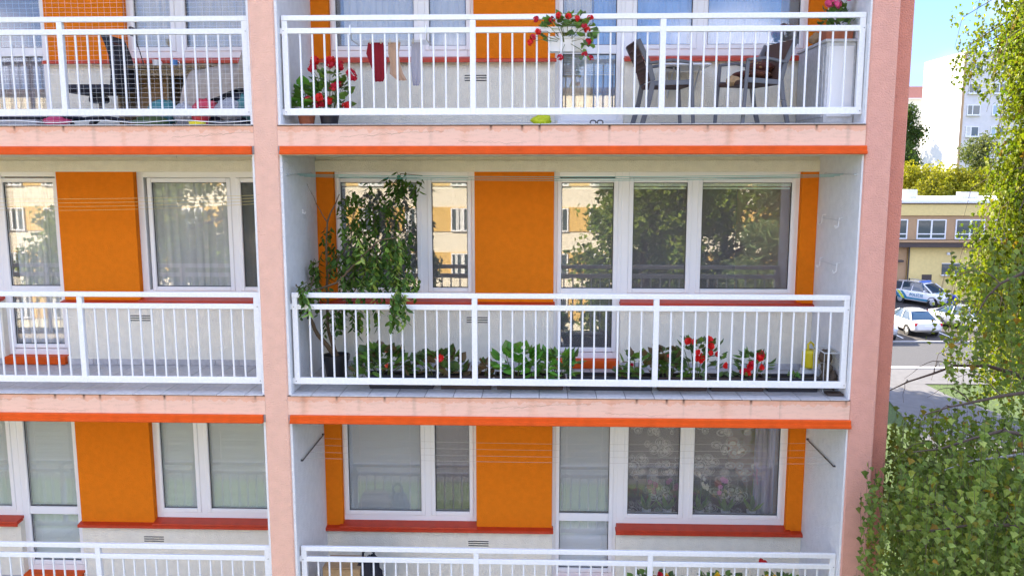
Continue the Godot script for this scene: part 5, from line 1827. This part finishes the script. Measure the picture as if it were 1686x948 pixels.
	bag("plastic_bag", "red plastic bag before the covered armchair", Vector3(-3.50, F + .19, -.34), Vector3(.12, .09, .09), M.bag_red, 13)
	bag("plastic_bag", "crumpled white bag right of the red bag", Vector3(-3.24, F + .17, -.34), Vector3(.15, .11, .10), M.bag_white, 14)
	bag("plastic_bag", "white and green bag at the right end by the column", Vector3(-3.05, F + .20, -.34), Vector3(.10, .14, .09), M.bag_teal, 15)
	bag("plastic_bag", "dark green printed sack on the floor under the desk", Vector3(-4.05, F + .05, -.24), Vector3(.18, .05, .06), M.beg_dark, 16)
	pot("painted_pot", "dark red pot with a yellow foot before the armchair", Vector3(-3.52, F + .002, -.26), .09, .09, M.bag_red)
	var yb := MB.new()
	yb.lathe([Vector2(0, 0), Vector2(.078, 0), Vector2(.085, .035), Vector2(.0, .035)], 18)
	tag(done(yb, "pot_saucer", M.can_yellow, null, Vector3(-3.52, F + .0, -.155)), "yellow saucer before the dark red pot", "saucer")
	tag(bab("flat_box", M.bag_white, Vector3(-5.72, F + .0, -.52), Vector3(-5.26, F + .07, -.24), null, .01), "pale blue flat box on the floor at the left edge", "box")
	bag("pink_bundle", "pink bundle beside the pale flat box", Vector3(-5.08, F + .05, -.32), Vector3(.14, .05, .08), M.pink_flower, 18, "bundle")
	tag(bab("dark_tray", M.navy, Vector3(-5.85, F + .085, -.62), Vector3(-4.95, F + .115, -.30), null, .01), "dark tray lying on the pale box at the left edge", "tray")
	# net before the top left balcony
	var nt := thing("balcony_net", "fine white safety net stretched before the top left balcony", "net", Vector3(-5.8, F, .012))
	var nv := MB.new()
	var sg := FastNoiseLite.new()
	sg.seed = 2; sg.frequency = .8
	var cols := 68
	var rws := 46
	for i in cols:
		var pts := []
		for k in 24:
			var yy := -.02 + 2.1 * k / 23.0
			pts.append(Vector3(-1.5 + i * .066 + .008 * sg.get_noise_2d(i * 3.0, yy * 3.0), yy, .012 * sg.get_noise_2d(i * .3, yy)))
		nv.tube(pts, [.0008], 3, false)
	for j in rws:
		var pts := []
		for k in 40:
			var x := -1.5 + 4.4 * k / 39.0
			pts.append(Vector3(x, -.01 + j * .046 + .007 * sg.get_noise_2d(x * 3.0, j * 3.0 + 40), .012 * sg.get_noise_2d(x, j * .3)))
		nv.tube(pts, [.0008], 3, false)
	tag(done(nv, "mesh_cords", M.pvc, nt), "", "", "", "stuff")
	var hem := MB.new()
	var hp := []
	for k in 30: hp.append(Vector3(-1.5 + 4.4 * k / 29.0, .03 + .012 * sin(k * 1.1), .02))
	hem.tube(hp, [.004], 5)
	done(hem, "hem_cord", M.pvc, nt)
	# --- middle
	F = FL[1]
	clothes_line("teal_clothesline", "turquoise clothesline strung under the ceiling of the middle right balcony", M.cord_teal, -2.61, 3.20, F + 2.30, [-.45, -.62, -.80], .028, .0026, M.rod_pale, [-.14, -1.05], .014)
	clothes_line("yellow_clothesline", "yellow clothesline sagging across the middle left balcony", M.cord_yellow, -8.45, -2.90, F + 2.08, [-.5, -.62, -.74, -.86], .05, .0019, M.rod_pale, [-.3, -1.05], .032)
	for yy in [1.815, 1.335]:
		var h := thing("wall_hook_rail", "white wire hook rail on the right side wall, %s of the two" % ["upper" if yy > 1.5 else "lower"], "hook rail", Vector3(3.195, F + yy, -.74), 0, "hook rails on the right side wall")
		var r := MB.new()
		r.tube([Vector3(-.03, 0, -.30), Vector3(-.03, 0, .30)], [.005], 6)
		done(r, "rail", M.rod_pale, h)
		for q in [-.27, .27]:
			var k := MB.new()
			k.tube([Vector3(.004, .03, q), Vector3(-.03, .03, q), Vector3(-.035, -.06, q), Vector3(-.06, -.08, q), Vector3(-.075, -.05, q)], [.005], 6)
			done(k, "hook", M.paint, h)
	var hk := MB.new()
	hk.box(Vector3(.004, 0, 0), Vector3(.01, .05, .03), .003)
	hk.tube([Vector3(.008, -.01, 0), Vector3(.03, -.03, 0), Vector3(.035, .0, 0)], [.005], 6)
	tag(done(hk, "wall_hook", M.paint, null, Vector3(-2.612, F + 1.89, -.69)), "small white hook on the left side wall above the ficus", "hook")
	var can_at := Vector3(3.04, F + .155, -.80)
	bag("white_sack", "white sack on the floor under the yellow watering can", Vector3(3.06, F + .075, -.84), Vector3(.11, .085, .11), M.pot_white, 21)
	var can := thing("watering_can", "yellow plastic watering can in the right corner of the middle balcony", "watering can", can_at, .3)
	var cbm := MB.new()
	cbm.lathe([Vector2(0, 0), Vector2(.082, 0), Vector2(.088, .02), Vector2(.086, .17), Vector2(.07, .195), Vector2(.03, .20)], 20)
	done(cbm, "body", M.can_yellow, can)
	var hd := MB.new()
	hd.tube([Vector3(-.03, .195, 0), Vector3(-.035, .26, 0), Vector3(0, .285, 0), Vector3(.03, .26, 0), Vector3(.085, .15, 0), Vector3(.09, .06, 0)], [.012], 8)
	done(hd, "handle", M.can_yellow, can)
	var spt := MB.new()
	spt.tube([Vector3(.07, .05, .04), Vector3(.13, .14, .05), Vector3(.18, .22, .06)], [.024, .016, .014], 10)
	done(spt, "spout", M.can_yellow, can)
	var cbx := thing("clear_box", "open wire-edged box in the right corner holding round stones", "box", Vector3(3.11, F + .004, -.46))
	bx("wall", M.clear_plastic, Vector3(.085, .21, 0), Vector3(.004, .42, .34), cbx, 0)
	bx("wall", M.clear_plastic, Vector3(0, .21, -.17), Vector3(.166, .42, .004), cbx, 0)
	for sx in [-.085, .085]:
		for sz in [-.17, .17]: bx("corner_wire", M.rod_pale, Vector3(sx, .21, sz), Vector3(.006, .42, .006), cbx, .001)
	var rm := MB.new()
	ring_flat(rm, .09, .175, .415, .428, .010)
	done(rm, "rim", M.rod_pale, cbx)
	var st := [["grey-brown round stone at the bottom left of the wire-edged box", Vector3(3.075, F + .10, -.38), Vector3(.055, .085, .075)], ["brown-streaked stone at the bottom right of the wire-edged box", Vector3(3.15, F + .12, -.37), Vector3(.045, .105, .07)], ["pale stone in the middle of the wire-edged box", Vector3(3.09, F + .235, -.40), Vector3(.06, .065, .08)], ["grey ribbed stone on top in the wire-edged box", Vector3(3.10, F + .345, -.48), Vector3(.065, .075, .09)]]
	for k in 4: bag("stone", st[k][0], st[k][1], st[k][2], M.stone, 30 + k, "stone", "stones in the wire-edged box")
	tag(bab("brown_tray", M.trough_brown, Vector3(3.02, F + .004, -.24), Vector3(3.19, F + .03, -.12), null, .006), "small brown tray at the right end of the floor by the post", "tray")
	# --- bottom
	F = FL[2]
	clothes_line("wire_clothesline", "thin grey wires strung across the bottom right balcony between two dark rods", M.cord_grey, -2.61, 3.20, F + 1.985, [-.36, -.56, -.8, -1.05], .022, .0014, M.rod_dark, [-.28, -1.20])
	var ct := thing("carton", "brown carton on the bottom right balcony, left of the black bag", "box", Vector3(-2.2, F + .005, -.45))
	bx("box_body", M.card, Vector3(0, .36, 0), Vector3(.42, .72, .36), ct, .005)
	bx("box_flap", M.card, Vector3(-.05, .735, .12), Vector3(.32, .012, .14), ct, .003)
	bag("black_bag", "black bag with a raised handle on the bottom right balcony", Vector3(-1.92, F + .40, -.42), Vector3(.17, .40, .15), M.black_fabric, 25)
	var bh := MB.new()
	bh.tube([Vector3(-.07, 0, 0), Vector3(-.06, .10, 0), Vector3(0, .15, 0), Vector3(.06, .10, 0), Vector3(.07, 0, 0)], [.014], 8)
	tag(done(bh, "bag_strap", M.black_fabric, null, Vector3(-1.92, F + .76, -.42)), "black strap standing up over the black bag", "strap")


# ---------------------------------------------------------------- the person by the police car
func build_person() -> void:
	mat("skin", lin(.52, .28, .19), .6)
	mat("jacket", lin(.035, .05, .32), .8)
	mat("trousers", lin(.05, .08, .28), .85)
	mat("hair", lin(.06, .035, .02), .8)
	var t := thing("person", "person in blue clothes bending down by the front of the police car", "person", Vector3(29.75, 0, -52.3), -1.0)
	# joints of a bent figure, nose towards +z
	var J := {"hip": Vector3(0, .82, -.12), "chest": Vector3(0, 1.02, .26), "neck": Vector3(0, 1.06, .40), "head": Vector3(0, 1.08, .54)}
	var bones := [[J.hip, J.chest, .16, .17], [J.chest, J.neck, .13, .06]]
	for s in [-1.0, 1.0]:
		bones += [[Vector3(s * .09, .80, -.12), Vector3(s * .12, .44, .04), .095, .065], [Vector3(s * .12, .44, .04), Vector3(s * .12, .07, -.10), .062, .042], [Vector3(s * .12, .05, -.10), Vector3(s * .13, .04, .09), .045, .035],
			[Vector3(s * .19, 1.02, .30), Vector3(s * .23, .76, .38), .06, .045], [Vector3(s * .23, .76, .38), Vector3(s * .16, .60, .54), .043, .032], [Vector3(s * .16, .60, .54), Vector3(s * .15, .55, .60), .034, .022],
			[Vector3(0, 1.02, .27), Vector3(s * .17, 1.02, .30), .12, .075]]
		for f in 4: bones.append([Vector3(s * (.135 + .016 * f), .55, .60), Vector3(s * (.135 + .016 * f), .50 - .01 * (f % 2), .625), .010, .008])
		bones.append([Vector3(s * .13, .58, .57), Vector3(s * .11, .53, .60), .011, .009])
	inst(nets(bones, Vector3(-.36, -.02, -.36), Vector3(.36, 1.28, .76), .03), "body", M.jacket, t)
	var hd := MB.new()
	hd.ball(Vector3(0, 1.09, .545), Vector3(.078, .10, .115), 10)
	hd.ball(Vector3(0, 1.06, .665), Vector3(.013, .013, .02), 5)
	hd.ball(Vector3(-.08, 1.09, .54), Vector3(.012, .025, .02), 5)
	hd.ball(Vector3(.08, 1.09, .54), Vector3(.012, .025, .02), 5)
	done(hd, "head", M.skin, t)
	var hr := MB.new()
	hr.ball(Vector3(0, 1.115, .525), Vector3(.083, .095, .11), 9)
	done(hr, "hair", M.hair, t)


# surface nets over tapered capsules joined by a smooth minimum
func nets(bones: Array, lo: Vector3, hi: Vector3, h: float) -> Mesh:
	var n := Vector3i(((hi - lo) / h).ceil())
	var val := PackedFloat32Array()
	val.resize((n.x + 1) * (n.y + 1) * (n.z + 1))
	var at := func(x: int, y: int, z: int) -> int: return (z * (n.y + 1) + y) * (n.x + 1) + x
	var field := func(p: Vector3) -> float:
		var acc := 0.0
		for b in bones:
			var ab: Vector3 = b[1] - b[0]
			var t := clampf((p - b[0]).dot(ab) / maxf(ab.length_squared(), 1e-9), 0, 1)
			var d: float = (p - (b[0] + ab * t)).length() - lerpf(b[2], b[3], t)
			acc += exp(-d * 38.0)
		return -log(maxf(acc, 1e-30)) / 38.0
	for z in n.z + 1:
		for y in n.y + 1:
			for x in n.x + 1: val[at.call(x, y, z)] = field.call(lo + Vector3(x, y, z) * h)
	var vid := {}
	var pos := []
	for z in n.z:
		for y in n.y:
			for x in n.x:
				var sum := Vector3.ZERO
				var c := 0
				for e in [[0, 0, 0, 1, 0, 0], [0, 1, 0, 1, 1, 0], [0, 0, 1, 1, 0, 1], [0, 1, 1, 1, 1, 1], [0, 0, 0, 0, 1, 0], [1, 0, 0, 1, 1, 0], [0, 0, 1, 0, 1, 1], [1, 0, 1, 1, 1, 1], [0, 0, 0, 0, 0, 1], [1, 0, 0, 1, 0, 1], [0, 1, 0, 0, 1, 1], [1, 1, 0, 1, 1, 1]]:
					var a: float = val[at.call(x + e[0], y + e[1], z + e[2])]
					var b: float = val[at.call(x + e[3], y + e[4], z + e[5])]
					if (a < 0) != (b < 0):
						sum += Vector3(x + e[0], y + e[1], z + e[2]).lerp(Vector3(x + e[3], y + e[4], z + e[5]), a / (a - b))
						c += 1
				if c:
					vid[Vector3i(x, y, z)] = pos.size()
					pos.append(lo + sum / c * h)
	var m := MB.new()
	var nr := []
	for p in pos:
		var e := .01
		nr.append(Vector3(field.call(p + Vector3(e, 0, 0)) - field.call(p - Vector3(e, 0, 0)), field.call(p + Vector3(0, e, 0)) - field.call(p - Vector3(0, e, 0)), field.call(p + Vector3(0, 0, e)) - field.call(p - Vector3(0, 0, e))).normalized())
	var zz := Vector2.ZERO
	for z in range(1, n.z):
		for y in range(1, n.y):
			for x in range(1, n.x):
				var a: float = val[at.call(x, y, z)]
				for ax in 3:
					var d := Vector3i.ZERO; d[ax] = 1
					var b: float = val[at.call(x + d.x, y + d.y, z + d.z)]
					if (a < 0) == (b < 0): continue
					var u := Vector3i.ZERO; u[(ax + 1) % 3] = 1
					var v := Vector3i.ZERO; v[(ax + 2) % 3] = 1
					var c := Vector3i(x, y, z)
					var q := [c, c - u, c - u - v, c - v]
					if not q.all(func(k: Vector3i) -> bool: return vid.has(k)): continue
					var i := q.map(func(k: Vector3i) -> int: return vid[k])
					m.stri([pos[i[0]], pos[i[1]], pos[i[2]]], [nr[i[0]], nr[i[1]], nr[i[2]]], [zz, zz, zz])
					m.stri([pos[i[0]], pos[i[2]], pos[i[3]]], [nr[i[0]], nr[i[2]], nr[i[3]]], [zz, zz, zz])
	return m.mesh()

func build_objects() -> void:
	build_trees()
	build_surroundings()
	build_plants()
	build_interiors()
	build_cars()
	build_person()
	build_balcony_things()


# broken cloud added over the sky to give the facade brighter, whiter light
func added_clouds() -> ImageTexture:
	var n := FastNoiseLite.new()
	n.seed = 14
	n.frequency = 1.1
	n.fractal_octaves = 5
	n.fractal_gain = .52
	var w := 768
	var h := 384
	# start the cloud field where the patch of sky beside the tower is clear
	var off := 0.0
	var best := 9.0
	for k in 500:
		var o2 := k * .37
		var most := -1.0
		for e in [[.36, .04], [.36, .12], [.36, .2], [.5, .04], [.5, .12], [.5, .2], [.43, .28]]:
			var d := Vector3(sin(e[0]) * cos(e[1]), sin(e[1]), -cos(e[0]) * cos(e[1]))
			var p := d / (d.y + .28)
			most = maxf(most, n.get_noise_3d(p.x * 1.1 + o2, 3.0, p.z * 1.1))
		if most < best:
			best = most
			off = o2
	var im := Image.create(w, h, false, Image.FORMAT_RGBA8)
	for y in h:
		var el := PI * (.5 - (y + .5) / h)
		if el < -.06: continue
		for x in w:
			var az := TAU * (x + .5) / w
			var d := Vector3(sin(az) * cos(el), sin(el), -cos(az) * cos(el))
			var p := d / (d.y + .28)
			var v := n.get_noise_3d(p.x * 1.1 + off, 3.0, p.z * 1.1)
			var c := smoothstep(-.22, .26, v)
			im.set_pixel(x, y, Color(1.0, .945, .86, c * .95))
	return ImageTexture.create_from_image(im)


func _ready() -> void:
	var cam := Camera3D.new()
	cam.name = "camera"
	cam.position = Vector3(0, 10.2, 8.582)
	cam.rotation = Vector3(-.1424, .0324, -.0002)
	cam.fov = 37.55
	cam.near = .05
	cam.far = 3000
	add_child(cam)
	cam.make_current()
	var we := WorldEnvironment.new()
	we.name = "environment"
	var e := Environment.new()
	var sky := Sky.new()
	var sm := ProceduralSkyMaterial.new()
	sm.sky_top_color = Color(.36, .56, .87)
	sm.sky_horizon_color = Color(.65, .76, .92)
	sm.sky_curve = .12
	sm.sky_cover = added_clouds()
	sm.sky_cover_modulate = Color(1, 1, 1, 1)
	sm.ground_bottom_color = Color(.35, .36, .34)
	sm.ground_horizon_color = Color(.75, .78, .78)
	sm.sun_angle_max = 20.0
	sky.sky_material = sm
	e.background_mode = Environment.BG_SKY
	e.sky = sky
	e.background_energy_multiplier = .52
	e.tonemap_mode = Environment.TONE_MAPPER_LINEAR
	e.tonemap_exposure = 5.2
	e.sdfgi_enabled = true
	e.ssao_enabled = true
	e.ssil_enabled = true
	we.environment = e
	add_child(we)
	var sun := DirectionalLight3D.new()
	sun.name = "sun"
	sun.light_color = Color(1, .95, .86)
	sun.light_energy = 1.6
	sun.light_angular_distance = .5
	sun.shadow_enabled = true
	add_child(sun)
	sun.look_at_from_position(Vector3(-.55, .55, -.63), Vector3.ZERO)
	make_materials()
	make_slab_texture()
	build_block()
	build_ground()
	build_objects()
